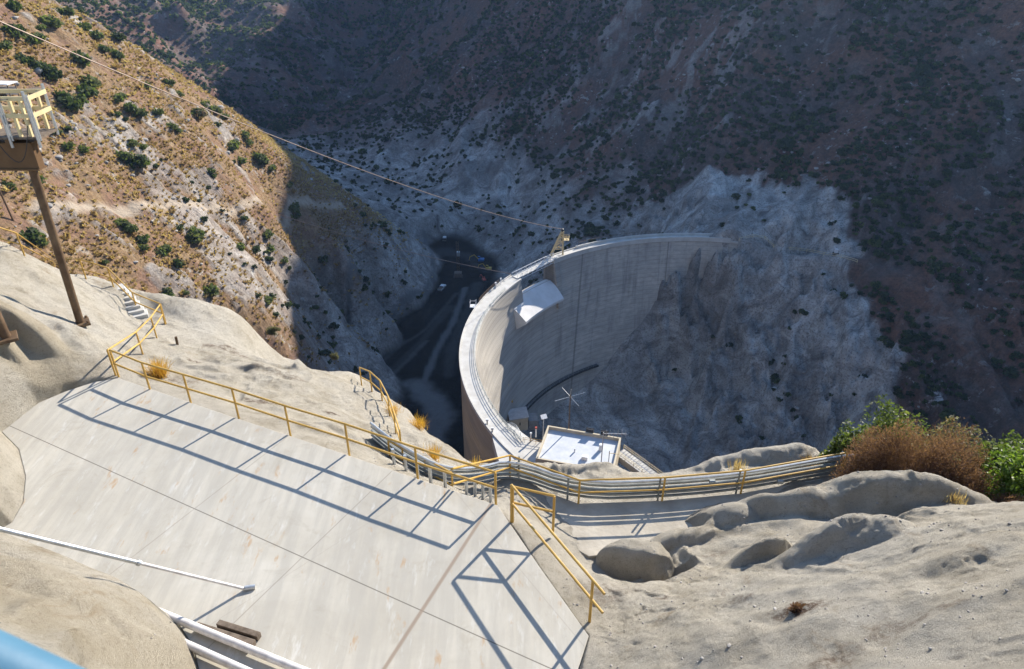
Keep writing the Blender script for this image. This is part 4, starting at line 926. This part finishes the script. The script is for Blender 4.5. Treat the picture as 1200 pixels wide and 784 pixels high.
for dx in (-.5, .5):
    for dy in (-.5, .5): ms.tube([p+[dx, 2+dy, 2], p+[dx, 2+dy, 17]], .12, 4)
for k in range(10):
    z0 = 2+1.5*k; ms.tube([p+[-.5, 1.5, z0], p+[.5, 1.5, z0+1.5]], .08, 4); ms.tube([p+[.5, 2.5, z0], p+[-.5, 2.5, z0+1.5]], .08, 4)
ms.build('mast', M['rust'], e); MB().box(p+[.3, 2, 11], (1.4, 1.4, 2.0)).build('drill_head', M['galv'], e)
p = fl(518, 339); e = empty('pickup_truck', p, 'small pale pickup truck parked alone on the black reservoir road', 'truck')
K = Matrix.Rotation(R(70), 3, 'Z')
def TT(x, y, z): v = K @ Vector((x, y, z)); return np.array([p[0]+v.x, p[1]+v.y, p[2]+v.z])
MB().box(TT(0, 0, .85), (5.4, 1.95, .75), K).build('body', M['galv'], e, bevel=.12); MB().box(TT(.4, 0, 1.55), (2.0, 1.75, .75), K).build('cab', M['white_metal'], e, bevel=.2)
MB().box(TT(.4, 0, 1.55), (2.04, 1.5, .42), K).build('window', M['dark_metal'], e)
MB().box(TT(-1.6, 0, 1.24), (1.9, 1.6, .06), K).build('load_bed', M['rust'], e)
for x in (-1.7, 1.7):
    for y in (-.95, .95): a = TT(x, y-.12, .42); b = TT(x, y+.12, .42); MB().tube([a, b], .42, 12).build('wheel', M['dark_metal'], e)
p = fl(521, 282); e = empty('site_van', p, 'tiny white van far up the dark reservoir road', 'van')
MB().box(p+[0, 0, 1.2], (1.8, 3.8, 1.3)).build('body', M['galv'], e, bevel=.2); MB().box(p+[0, -1.6, 1.7], (1.8, 1.42, .6)).build('window', M['dark_metal'], e)
for x in (-.95, .95):
    for y in (-1.5, 1.5): MB().tube([p+[x-.1, y, .38], p+[x+.1, y, .38]], .38, 10).build('wheel', M['dark_metal'], e)

# ================================================================== vegetation and loose stone
def leaf_mat(name, stops, trans=.45, rough=.75):
    t = NT(name); f = t.attr('tone'); cc = t.ramp(f, stops); t.base(cc); t.set(Roughness=rough)
    tr = t.n('ShaderNodeBsdfTranslucent'); ml = t.n('ShaderNodeMix', data_type='RGBA', blend_type='MULTIPLY'); ml.inputs[0].default_value = 1; t.L(cc, ml.inputs[6]); ml.inputs[7].default_value = (1.5, 1.6, .9, 1); t.L(ml.outputs[2], tr.inputs[0])
    mx = t.n('ShaderNodeMixShader'); mx.inputs[0].default_value = trans; t.L(t.b.outputs[0], mx.inputs[1]); t.L(tr.outputs[0], mx.inputs[2]); t.L(mx.outputs[0], t.t.nodes['Material Output'].inputs[0])
    return t.m
M['shrub'] = leaf_mat('chaparral_leaves', [(0, (.020, .032, .016)), (.3, (.040, .058, .023)), (.55, (.085, .112, .034)), (.75, (.13, .14, .055)), (.9, (.14, .10, .065)), (1, (.17, .115, .075))])
M['straw'] = leaf_mat('dry_grass', [(0, (.17, .105, .06)), (.35, (.31, .205, .105)), (.65, (.42, .30, .155)), (1, (.50, .39, .23))])
M['golden'] = leaf_mat('golden_tuft', [(0, (.36, .19, .03)), (1, (.62, .38, .08))])
M['twig'] = leaf_mat('dry_twigs', [(0, (.06, .036, .028)), (.5, (.145, .077, .055)), (1, (.24, .135, .10))])
M['leaf_green'] = leaf_mat('fresh_leaves', [(0, (.035, .052, .016)), (.5, (.09, .12, .03)), (1, (.19, .21, .06))], rough=.5)
M['leaf_lime'] = leaf_mat('bright_leaves', [(0, (.045, .08, .014)), (.5, (.11, .17, .025)), (1, (.23, .28, .055))], rough=.5)
M['leaf_olive'] = leaf_mat('olive_leaves', [(0, (.05, .05, .035)), (.5, (.13, .12, .07)), (1, (.24, .22, .12))], rough=.6)
def rstone():
    t = NT('loose_stone'); n = t.noise(.9, 6, .7)
    t.base(t.ramp(n, [(.3, (.17, .155, .14)), (.55, (.33, .31, .285)), (.75, (.46, .44, .41))])); t.set(Roughness=.95); t.bump(n, .6, .2); return t.m
M['stone'] = rstone()
def quads(C, U, W):
    """centres and two half axes (n,3) -> verts, faces"""
    V = np.stack([C-U-W, C+U-W, C+U+W, C-U+W], 1).reshape(-1, 3); n = len(C)
    return V, np.arange(4*n).reshape(n, 4)
def rvec(n):
    v = rng.normal(size=(n, 3)); return v/np.linalg.norm(v, axis=1)[:, None]
def shrub_proto(n, leaf, lumps=7, flat=.75, tone=(.1, .6)):
    """unit shrub (radius about 1) of leaf clumps spread over several lobes"""
    lc = rvec(lumps)*rng.uniform(.25, .62, (lumps, 1)); lc[:, 2] = np.abs(lc[:, 2])*.8+.18; lr = rng.uniform(.30, .52, lumps)
    k = rng.integers(0, lumps, n); d = rvec(n); rad = lr[k]*rng.uniform(.55, 1.0, n)**.6
    C = lc[k]+d*rad[:, None]; C[:, 2] = np.maximum(C[:, 2]*flat, rng.uniform(.0, .12, n))
    a = rvec(n); b = np.cross(a, d+rvec(n)*.7); b /= np.linalg.norm(b, axis=1)[:, None]+1e-6
    s = leaf*rng.uniform(.6, 1.3, n)[:, None]
    V, Fq = quads(C, a*s, b*s*.6)
    tl = rng.uniform(tone[0], tone[1], lumps)[k]+rng.uniform(-.1, .1, n)
    return V, Fq, np.repeat(np.clip(tl, 0, 1), 4)
def joined(name, protos, idx, P, S, rot, mat, dt=None):
    Vs, Fs, Ts = [], [], []; off = 0
    for i, (V, Fq, T) in enumerate(protos):
        m = np.nonzero(idx == i)[0]
        if not len(m): continue
        c, s_ = np.cos(rot[m])[:, None], np.sin(rot[m])[:, None]
        x = V[None, :, 0]*c-V[None, :, 1]*s_; y = V[None, :, 0]*s_+V[None, :, 1]*c; z = np.broadcast_to(V[None, :, 2], x.shape)
        W = np.stack([x, y, z], 2)*S[m][:, None, None]+P[m][:, None, :]
        f = Fq[None]+(np.arange(len(m))*len(V))[:, None, None]+off
        Vs.append(W.reshape(-1, 3)); Fs.append(f.reshape(-1, Fq.shape[1])); off += W.shape[0]*W.shape[1]
        Ts.append(np.clip(T[None]+(np.zeros((len(m), 1)) if dt is None else dt[m][:, None]), 0, 1).ravel())
    return big_mesh(name, np.concatenate(Vs), np.concatenate(Fs), mat, False, None, {'tone': np.concatenate(Ts)})
def project(P):
    f = P[:, 1]*cP-P[:, 2]*sP; u = P[:, 1]*sP+P[:, 2]*cP
    return 600+FPX*P[:, 0]/f, 392-FPX*u/f, f
def scatter(x0, x1, y0, y1, step, maxn=None):
    gx, gy = np.meshgrid(np.arange(x0, x1, step), np.arange(y0, y1, step)); n = gx.size
    x = gx.ravel()+rng.uniform(-.6, .6, n)*step; y = gy.ravel()+rng.uniform(-.6, .6, n)*step
    return x, y
RK = Grid(xs, ys, rock); DRY = Grid(xs, ys, dry); MU = Grid(xs, ys, np.maximum(mud, wet)); PA = Grid(xs, ys, path)
def pts(x, y):
    P = np.c_[x, y, FT(x, y)]; px, py, d = project(P)
    ok = (px > -130) & (px < 1330) & (py > -140) & (py < 640) & (d > 60) & (np.hypot(x-DC[0], y-DC[1]) > 0)
    inside = (np.abs(np.hypot(x-DC[0], y-DC[1])-71.5) < 4.5)
    ok &= ~inside & (P[:, 2] > FL+2.5) & ~((x < 40) & (x > -60) & (y < 130))
    return P, ok, d
# --- shaded mountainside and far slopes
SP, SS, ST_, SI = [], [], [], []
x, y = scatter(-330, 260, 95, 560, 2.0); P, ok, d = pts(x, y)
gu = (x*.83-y*.55); gv = (x*.55+y*.83)
dens = sstep(-.42, .22, .6*fbm(x/30, y/30, 4, 201)+.7*fbm(gu/16+fbm(x/20, y/20, 2, 205), gv/70, 3, 206)+.2*fbm(x/7, y/7, 2, 202))*.86+.07
dens = dens*(1-.93*RK(x, y))*(1-DRY(x, y))*(1-MU(x, y))
keep = ok & (rng.uniform(size=len(x)) < dens)
SP.append(P[keep]); k = keep.sum(); SS.append(rng.lognormal(0, .36, k)*1.22+.12); ST_.append(rng.normal(-.06, .10, k))
x, y = scatter(-520, 200, 560, 930, 3.4); P, ok, d = pts(x, y)
keep = ok & (rng.uniform(size=len(x)) < sstep(-.5, .25, fbm(x/40, y/40, 4, 203))*.85+.1)
SP.append(P[keep]); k = keep.sum(); SS.append(rng.lognormal(0, .35, k)*2.1); ST_.append(rng.normal(.05, .12, k))
SP = np.concatenate(SP); SS = np.concatenate(SS); ST_ = np.concatenate(ST_)
px, py, d = project(SP); print('SHRUBS', len(SP))
size = SS*FPX/d; inview = (px > 5) & (px < 1195) & (py > 5) & (py < 520)
hero = [(15, 35, 24, .1), (38, 42, 26, .3), (5, 52, 20, .25), (45, 76, 24, .15), (28, 68, 22, .2), (56, 85, 26, .05), (82, 118, 30, .1), (72, 110, 22, .2), (96, 104, 28, .25), (104, 94, 24, .45), (75, 12, 20, .3), (60, 24, 22, .35), (48, 30, 14, .3), (15, 6, 20, .2), (90, 66, 24, .4),
        (97, 72, 18, .3), (138, 112, 20, .45), (150, 125, 18, .4), (160, 131, 18, .35), (155, 166, 14, .5), (160, 187, 26, .1), (145, 180, 20, .3), (167, 171, 14, .5), (230, 130, 22, .85), (200, 146, 14, .4), (206, 151, 12, .5), (272, 168, 20, .3), (286, 156, 15, .35), (300, 180, 22, .5), (306, 188, 18, .45), (281, 186, 14, .5),
        (245, 199, 12, .4), (228, 273, 26, .3), (166, 279, 16, .15), (190, 292, 20, .4), (206, 307, 19, .2), (165, 288, 14, .3), (150, 263, 22, .35), (140, 259, 18, .45), (36, 272, 26, .15), (46, 283, 16, .2), (245, 341, 22, .25), (198, 345, 22, .1), (216, 340, 12, .4), (313, 350, 15, .65), (345, 241, 17, .3), (347, 251, 15, .4),
        (315, 291, 17, .4), (333, 304, 11, .5), (281, 288, 14, .5), (313, 273, 15, .3), (45, 211, 18, .5), (10, 217, 16, .2), (80, 171, 17, .5), (96, 173, 15, .4), (65, 153, 14, .5), (240, 120, 14, .4), (252, 128, 14, .3), (262, 135, 14, .45), (290, 165, 12, .4), (210, 108, 12, .3), (120, 55, 16, .3), (135, 62, 18, .35), (170, 100, 14, .4), (110, 40, 18, .3), (98, 30, 16, .25), (185, 130, 12, .5), (318, 195, 12, .4), (340, 215, 10, .3), (25, 305, 18, .1), (120, 305, 12, .3)]
nh = len(hero); nbig = 300-nh-8
order = np.argsort(-np.where(inview, size, -1))[:nbig]; mask = np.zeros(len(SP), bool); mask[order] = True
near_protos = [shrub_proto(150, .17, rng.integers(6, 9), .8, (.06, .5)) for _ in range(6)]; far_protos = [shrub_proto(54, .27, 5, .8, (.06, .5)) for _ in range(4)]
rest = ~mask; nearm = rest & (d < 330); farm = rest & ~nearm
allp = near_protos+far_protos
idx = np.where(nearm, rng.integers(0, 6, len(SP)), 6+rng.integers(0, 4, len(SP)))
rot = rng.uniform(0, 6.28, len(SP))
o = joined('chaparral', allp, idx[rest], SP[rest], SS[rest], rot[rest], M['shrub'], ST_[rest])
tag(o, 'dense dark chaparral scrub covering the shaded mountain slopes', 'scrub', kind='stuff')
dprotos = []
for kk in range(12):
    V, Fq, T = shrub_proto(330, .125, rng.integers(7, 11), .82, ((.1, .4), (.25, .6), (.4, .8), (.2, .95))[kk % 4])
    me_o = big_mesh('shrub', V, Fq, M['shrub'], False, None, {'tone': T}); dprotos.append(me_o.data); bpy.data.objects.remove(me_o)
def place(name, me, p, sc, label, cat, group, z=None):
    o = bpy.data.objects.new(name, me); col.objects.link(o); o.location = tuple(float(v) for v in p); o.scale = (sc, sc, sc*random.uniform(.8, 1.1)); o.rotation_euler = (0, 0, random.uniform(0, 6.28))
    return tag(o, label, cat, group)
for i in order:
    if RK(SP[i, 0], SP[i, 1]) > .4: lab, g = 'lone dark shrub rooted on the bare pale rock face by the dam', 'shrubs on the bare rock face'
    elif SP[i, 0] < -40: lab, g = 'rounded shrub on the far slope beyond the golden hill', 'shrubs beyond the golden hill'
    else: lab, g = 'large dark green shrub on the shaded mountainside across the canyon', 'large shrubs on the shaded mountainside'
    place('shrub', dprotos[(0, 4, 8, 1, 5)[i % 5]], SP[i]-[0, 0, .15], SS[i]*1.0, lab, 'shrub', g)
for hx, hy, wpx, tone in hero:
    p = FT.hit(hx, hy+wpx*.22); dd = p[1]*cP-p[2]*sP; r_ = wpx*dd/FPX*.72
    kk = (0 if tone < .08 else 1 if tone < .22 else 2 if tone < .8 else 3)+4*random.randrange(3)
    if hy < 235: lab, g = 'green shrub on the sunlit golden hillside above the footpath', 'shrubs on the golden hill above the footpath'
    else: lab, g = 'green shrub on the sunlit golden hillside below the footpath', 'shrubs on the golden hill below the footpath'
    place('shrub', dprotos[kk], p-[0, 0, r_*.12], r_, lab, 'shrub', g)
# --- dry grass clumps on the left hill
def tuft_proto(n, h=1.0, sp=.55, wd=.07):
    a = rng.uniform(0, 6.28, n); lean = rng.uniform(.15, .95, n); bs = rng.normal(size=(n, 2))*.13
    L = h*rng.uniform(.6, 1.1, n); dx = np.cos(a)*lean*sp; dy = np.sin(a)*lean*sp
    B = np.c_[bs, np.zeros(n)]; T = np.c_[bs[:, 0]+dx, bs[:, 1]+dy, L*(1-.35*lean)]; Mi = B*.45+T*.55+np.c_[np.zeros((n, 2)), .10*L]
    s = np.c_[-np.sin(a), np.cos(a), np.zeros(n)]*wd
    V = np.concatenate([np.stack([B-s, B+s, Mi+s*.8, Mi-s*.8], 1), np.stack([Mi-s*.8, Mi+s*.8, T+s*.15, T-s*.15], 1)], 0).reshape(-1, 3)
    tn = rng.uniform(.1, .9, n); return V, np.arange(8*n).reshape(2*n, 4), np.repeat(np.r_[tn, tn], 4)
x, y = scatter(-190, -28, 75, 330, .9); P, ok, d = pts(x, y)
keep = ok & (rng.uniform(size=len(x)) < DRY(x, y)*(.14+.86*sstep(-.34, .12, fbm(x/13, y/13, 4, 211)))*(1-PA(x, y)))
tp_ = [tuft_proto(24, .62, .80, .10) for _ in range(6)]; k = keep.sum(); print('TUFTS', k)
o = joined('dry_grass', tp_, rng.integers(0, 6, k), P[keep], rng.lognormal(-.16, .32, k), rng.uniform(0, 6.28, k), M['straw'], .05+fbm(P[keep][:, 0]/18, P[keep][:, 1]/18, 3, 213)*.55)
tag(o, 'golden dry grass clumps covering the sunlit left hillside', 'grass', kind='stuff')
# --- loose stones
def rock_proto():
    import bmesh
    bm = bmesh.new(); bmesh.ops.create_icosphere(bm, subdivisions=2, radius=1)
    V = np.array([v.co[:] for v in bm.verts]); Fq = np.array([[v.index for v in f.verts] for f in bm.faces]); bm.free()
    for _ in range(9):
        n = rvec(1)[0]; t = V@n; c = rng.uniform(.45, .8); V = V-np.outer(np.maximum(t-c, 0), n)
    V = V*(1+.12*rng.normal(size=(len(V), 1))*.5); V[:, 2] *= .7; V[:, 0] *= rng.uniform(1, 1.6)
    return V, Fq, np.full(len(V), .5)
rp_ = [rock_proto() for _ in range(6)]
x, y = scatter(-330, 260, 80, 520, 2.1); P, ok, d = pts(x, y)
dn = sstep(.02, .5, fbm(x/17, y/17, 4, 221))*(.28+.5*DRY(x, y))+.008+.07*DRY(x, y); dn = dn*(1-MU(x, y))
keep = ok & (rng.uniform(size=len(x)) < dn); k = keep.sum(); print('ROCKS', k)
o = joined('loose_rocks', rp_, rng.integers(0, 6, k), P[keep], np.minimum(rng.lognormal(-1.0, .5, k), 1.5), rng.uniform(0, 6.28, k), M['stone'])
tag(o, 'pale loose stones scattered over the canyon slopes', 'stones', kind='stuff')
# --- plants near the camera
rng = np.random.default_rng(23)
def leafy(name, label, c, rad, n, leaf, mat, lumps=14, tone=(.1, .9), twigs=0, group=None):
    """shrub of separate leaves on thin stems; c base point, rad (x,y,z)"""
    e = empty(name, c, label, 'shrub', group); rad = np.array(rad)
    lc = rvec(lumps)*rng.uniform(.3, .78, (lumps, 1)); lc[:, 2] = np.abs(lc[:, 2])*.9+.12; lr = rng.uniform(.20, .40, lumps)
    k = rng.integers(0, lumps, n); d_ = rvec(n); C_ = lc[k]+d_*(lr[k]*rng.uniform(.3, 1.0, n)**.5)[:, None]
    C_[:, 2] = np.maximum(C_[:, 2], rng.uniform(0, .15, n)); C_ = C_*rad
    a = rvec(n); a[:, 2] *= .6; b = np.cross(a, rvec(n)); b /= np.linalg.norm(b, axis=1)[:, None]+1e-6; a /= np.linalg.norm(a, axis=1)[:, None]
    s_ = leaf*rng.uniform(.6, 1.4, n)[:, None]
    V, Fq = quads(C_, a*s_, b*s_*.5); tn = np.clip(rng.uniform(*tone, lumps)[k]*.6+rng.uniform(0, .4, n), 0, 1)
    big_mesh('foliage', V, Fq, M[mat], False, e, {'tone': np.repeat(tn, 4)})
    st = MB()
    for L in lc: st.tube([np.array(c)+[0, 0, -.1], np.array(c)+L*rad*[.35, .35, .6], np.array(c)+L*rad], .022, 5, .006)
    st.build('stem', M['rust'], e)
    return e
def twiggy(name, label, c, rad, n, ln, mat, wd=.006, lumps=16, group=None):
    e = empty(name, c, label, 'shrub', group); rad = np.array(rad)
    lc = rvec(lumps)*rng.uniform(.3, .74, (lumps, 1)); lc[:, 2] = np.abs(lc[:, 2])*.85+.1; lr = rng.uniform(.17, .42, lumps)
    k = rng.integers(0, lumps, n); C_ = lc[k]+rvec(n)*(lr[k]*rng.uniform(0, 1, n)**.45)[:, None]; C_[:, 2] = np.maximum(C_[:, 2], 0); C_ = C_*rad
    a = C_/np.linalg.norm(C_+1e-6, axis=1)[:, None]+rvec(n)*1.0+np.array([0, 0, .2]); a /= np.linalg.norm(a, axis=1)[:, None]
    b = np.cross(a, rvec(n)); b /= np.linalg.norm(b, axis=1)[:, None]+1e-6
    V, Fq = quads(C_, a*(ln*rng.uniform(.5, 1.3, n)[:, None]), b*wd*rng.uniform(.6, 1.6, n)[:, None])
    tn = np.clip(rng.uniform(.1, .9, lumps)[k]*.5+rng.uniform(0, .5, n), 0, 1)
    m2 = n//3; bl_a = rvec(m2); bl_b = np.cross(bl_a, rvec(m2)); bl_b /= np.linalg.norm(bl_b, axis=1)[:, None]+1e-6
    V2, F2 = quads(C_[:m2]+a[:m2]*ln*.8, bl_a*.020*(ln/.085), bl_b*.012*(ln/.085)); tn2 = np.clip(tn[:m2]+rng.uniform(.05, .35, m2), 0, 1)
    big_mesh('twigs', np.concatenate([V, V2]), np.concatenate([Fq, F2+len(V)]), M[mat], False, e, {'tone': np.r_[np.repeat(tn, 4), np.repeat(tn2, 4)]})
    st = MB()
    for L in lc: st.tube([np.array(c)+[0, 0, -.1], np.array(c)+L*rad*[.35, .35, .6], np.array(c)+L*rad], .02, 5, .005)
    st.build('stem', M['rust'], e)
    return e
def sp_(px, py, d): return at_d(px, py, d)
twiggy('dry_shrub', 'large reddish brown dry shrub behind the long pale boulder', sp_(1058, 590, 23.3), (2.9, 1.5, 3.7), 52000, .085, 'twig', .005, 52)
twiggy('dry_shrub', 'low brown dry shrub at the right frame edge below the lime green bush', sp_(1165, 612, 21.5), (1.25, .8, 1.2), 9000, .07, 'twig', .0055)
twiggy('dry_shrub', 'thin brown dry shrub beside the end of the walkway railing', sp_(1000, 548, 26.0), (.85, .6, 1.3), 6000, .07, 'twig', .005)
leafy('leafy_shrub', 'tall green leafy shrub rising highest behind the brown dry shrub', sp_(1022, 565, 26.5), (1.7, 1.2, 3.7), 9500, .045, 'leaf_green', 34)
leafy('leafy_shrub', 'scrappy green shrub growing through the front of the brown dry shrub', sp_(1095, 592, 22.8), (.9, .6, 1.9), 1500, .035, 'leaf_olive', 10)
leafy('leafy_shrub', 'small green leafy shrub left of the brown dry shrub', sp_(978, 560, 26.0), (1.0, .8, 3.0), 3800, .05, 'leaf_green', 14)
leafy('leafy_shrub', 'olive grey leafy shrub behind the brown shrub on its right', sp_(1092, 570, 26.5), (1.7, 1.1, 3.5), 8400, .045, 'leaf_olive', 32)
leafy('leafy_shrub', 'bright lime green shrub at the right edge of the picture', sp_(1192, 606, 22.5), (1.7, 1.2, 3.2), 9000, .05, 'leaf_lime', 20)
leafy('leafy_shrub', 'mid green shrub between the brown shrub and the lime green one', sp_(1152, 585, 25.0), (1.4, 1.0, 3.2), 5200, .05, 'leaf_green', 16)
def tuft(label, p, h, n, mat, sp=.7, wd=.006):
    V, Fq, T = tuft_proto(n, h, sp*h, wd); o = big_mesh('grass_tuft', V, Fq, M[mat], False, None, {'tone': T}); o.location = tuple(float(v) for v in p); return tag(o, label, 'grass tuft')
tuft('bright golden grass tuft growing just outside the platform railing corner', gh(188, 441), .75, 420, 'golden', .8)
tuft('golden grass tuft beside the conduits behind the platform railing', gh(508, 538), .6, 260, 'golden', .8)
tuft('golden grass tuft on the outer rock edge above the black reservoir floor', gh(490, 502), .6, 240, 'golden', .9)
tuft('small golden grass tuft next to the curved descent railing', gh(461, 484), .5, 160, 'golden', .8)
tuft('small golden grass tuft below the walkway corner by the dam end', gh(557, 551), .45, 160, 'golden', .8)
tuft('dry grass tuft poking up behind the middle of the walkway railing', gh(863, 553), .6, 140, 'straw', .5)
tuft('dry grass tuft near the right end of the walkway railing', gh(950, 548), .5, 160, 'golden', .9)
tuft('pale straw tuft at the foot of the brown dry shrub', gh(1118, 588), .35, 160, 'straw', .9)
twiggy('dead_tuft', 'dead brown plant clump on the big sunlit mound in the foreground', gh(936, 714)-[0, 0, .03], (.22, .16, .13), 420, .05, 'twig', .007, 9)
twiggy('dry_shrub', 'wispy olive shrub at the cliff edge beyond the pale slope', gh(320, 389)+[0, 0, -.1], (1.0, .6, .7), 3000, .1, 'leaf_olive', .008)
twiggy('dry_shrub', 'small wispy olive shrub at the cliff edge nearest the dark reservoir', gh(392, 419)+[0, 0, -.1], (.55, .4, .75), 1800, .1, 'leaf_olive', .008)

# grit and pebbles lying on the near ledges
gx_, gy_ = rng.uniform(-9, 13, 2600), rng.uniform(5, 19, 2600)
gm = (pdist(gx_, gy_, PLAT) > .05) & (pdist(gx_, gy_, WP) > .1) & (fbm(gx_/1.6, gy_/1.6, 3, 401) > .05)
gx_, gy_ = gx_[gm], gy_[gm]; k = len(gx_)
o = joined('pebbles', rp_, rng.integers(0, 6, k), np.c_[gx_, gy_, GN(gx_, gy_)+.004], np.minimum(rng.lognormal(-4.15, .45, k), .042), rng.uniform(0, 6.28, k), M['stone']); tag(o, 'small grit and pebbles lying on the pale sprayed concrete', 'pebbles', kind='stuff')
# air: thin even haze filling the canyon
hz = NT('haze_air'); hz.t.nodes.remove(hz.b)
pvn = hz.n('ShaderNodeVolumePrincipled'); pvn.inputs['Color'].default_value = (.38, .60, 1.0, 1); pvn.inputs['Density'].default_value = HAZE; pvn.inputs['Anisotropy'].default_value = .35
hz.L(pvn.outputs[0], hz.t.nodes['Material Output'].inputs['Volume'])
zlo = float(min(FT.Z.min(), NZ.min()))-1.0-12.0; zhi = float(FT.Z.max())+6.0
ho = MB().box(((xs[0]+xs[-1])/2, (ys[0]+ys[-1])/2, (zlo+zhi)/2), (xs[-1]-xs[0]+20, ys[-1]-ys[0]+20, zhi-zlo)).build('haze', hz.m); tag(ho, kind='stuff')
ho['label'] = 'thin bluish haze filling the canyon air'; ho['category'] = 'haze'
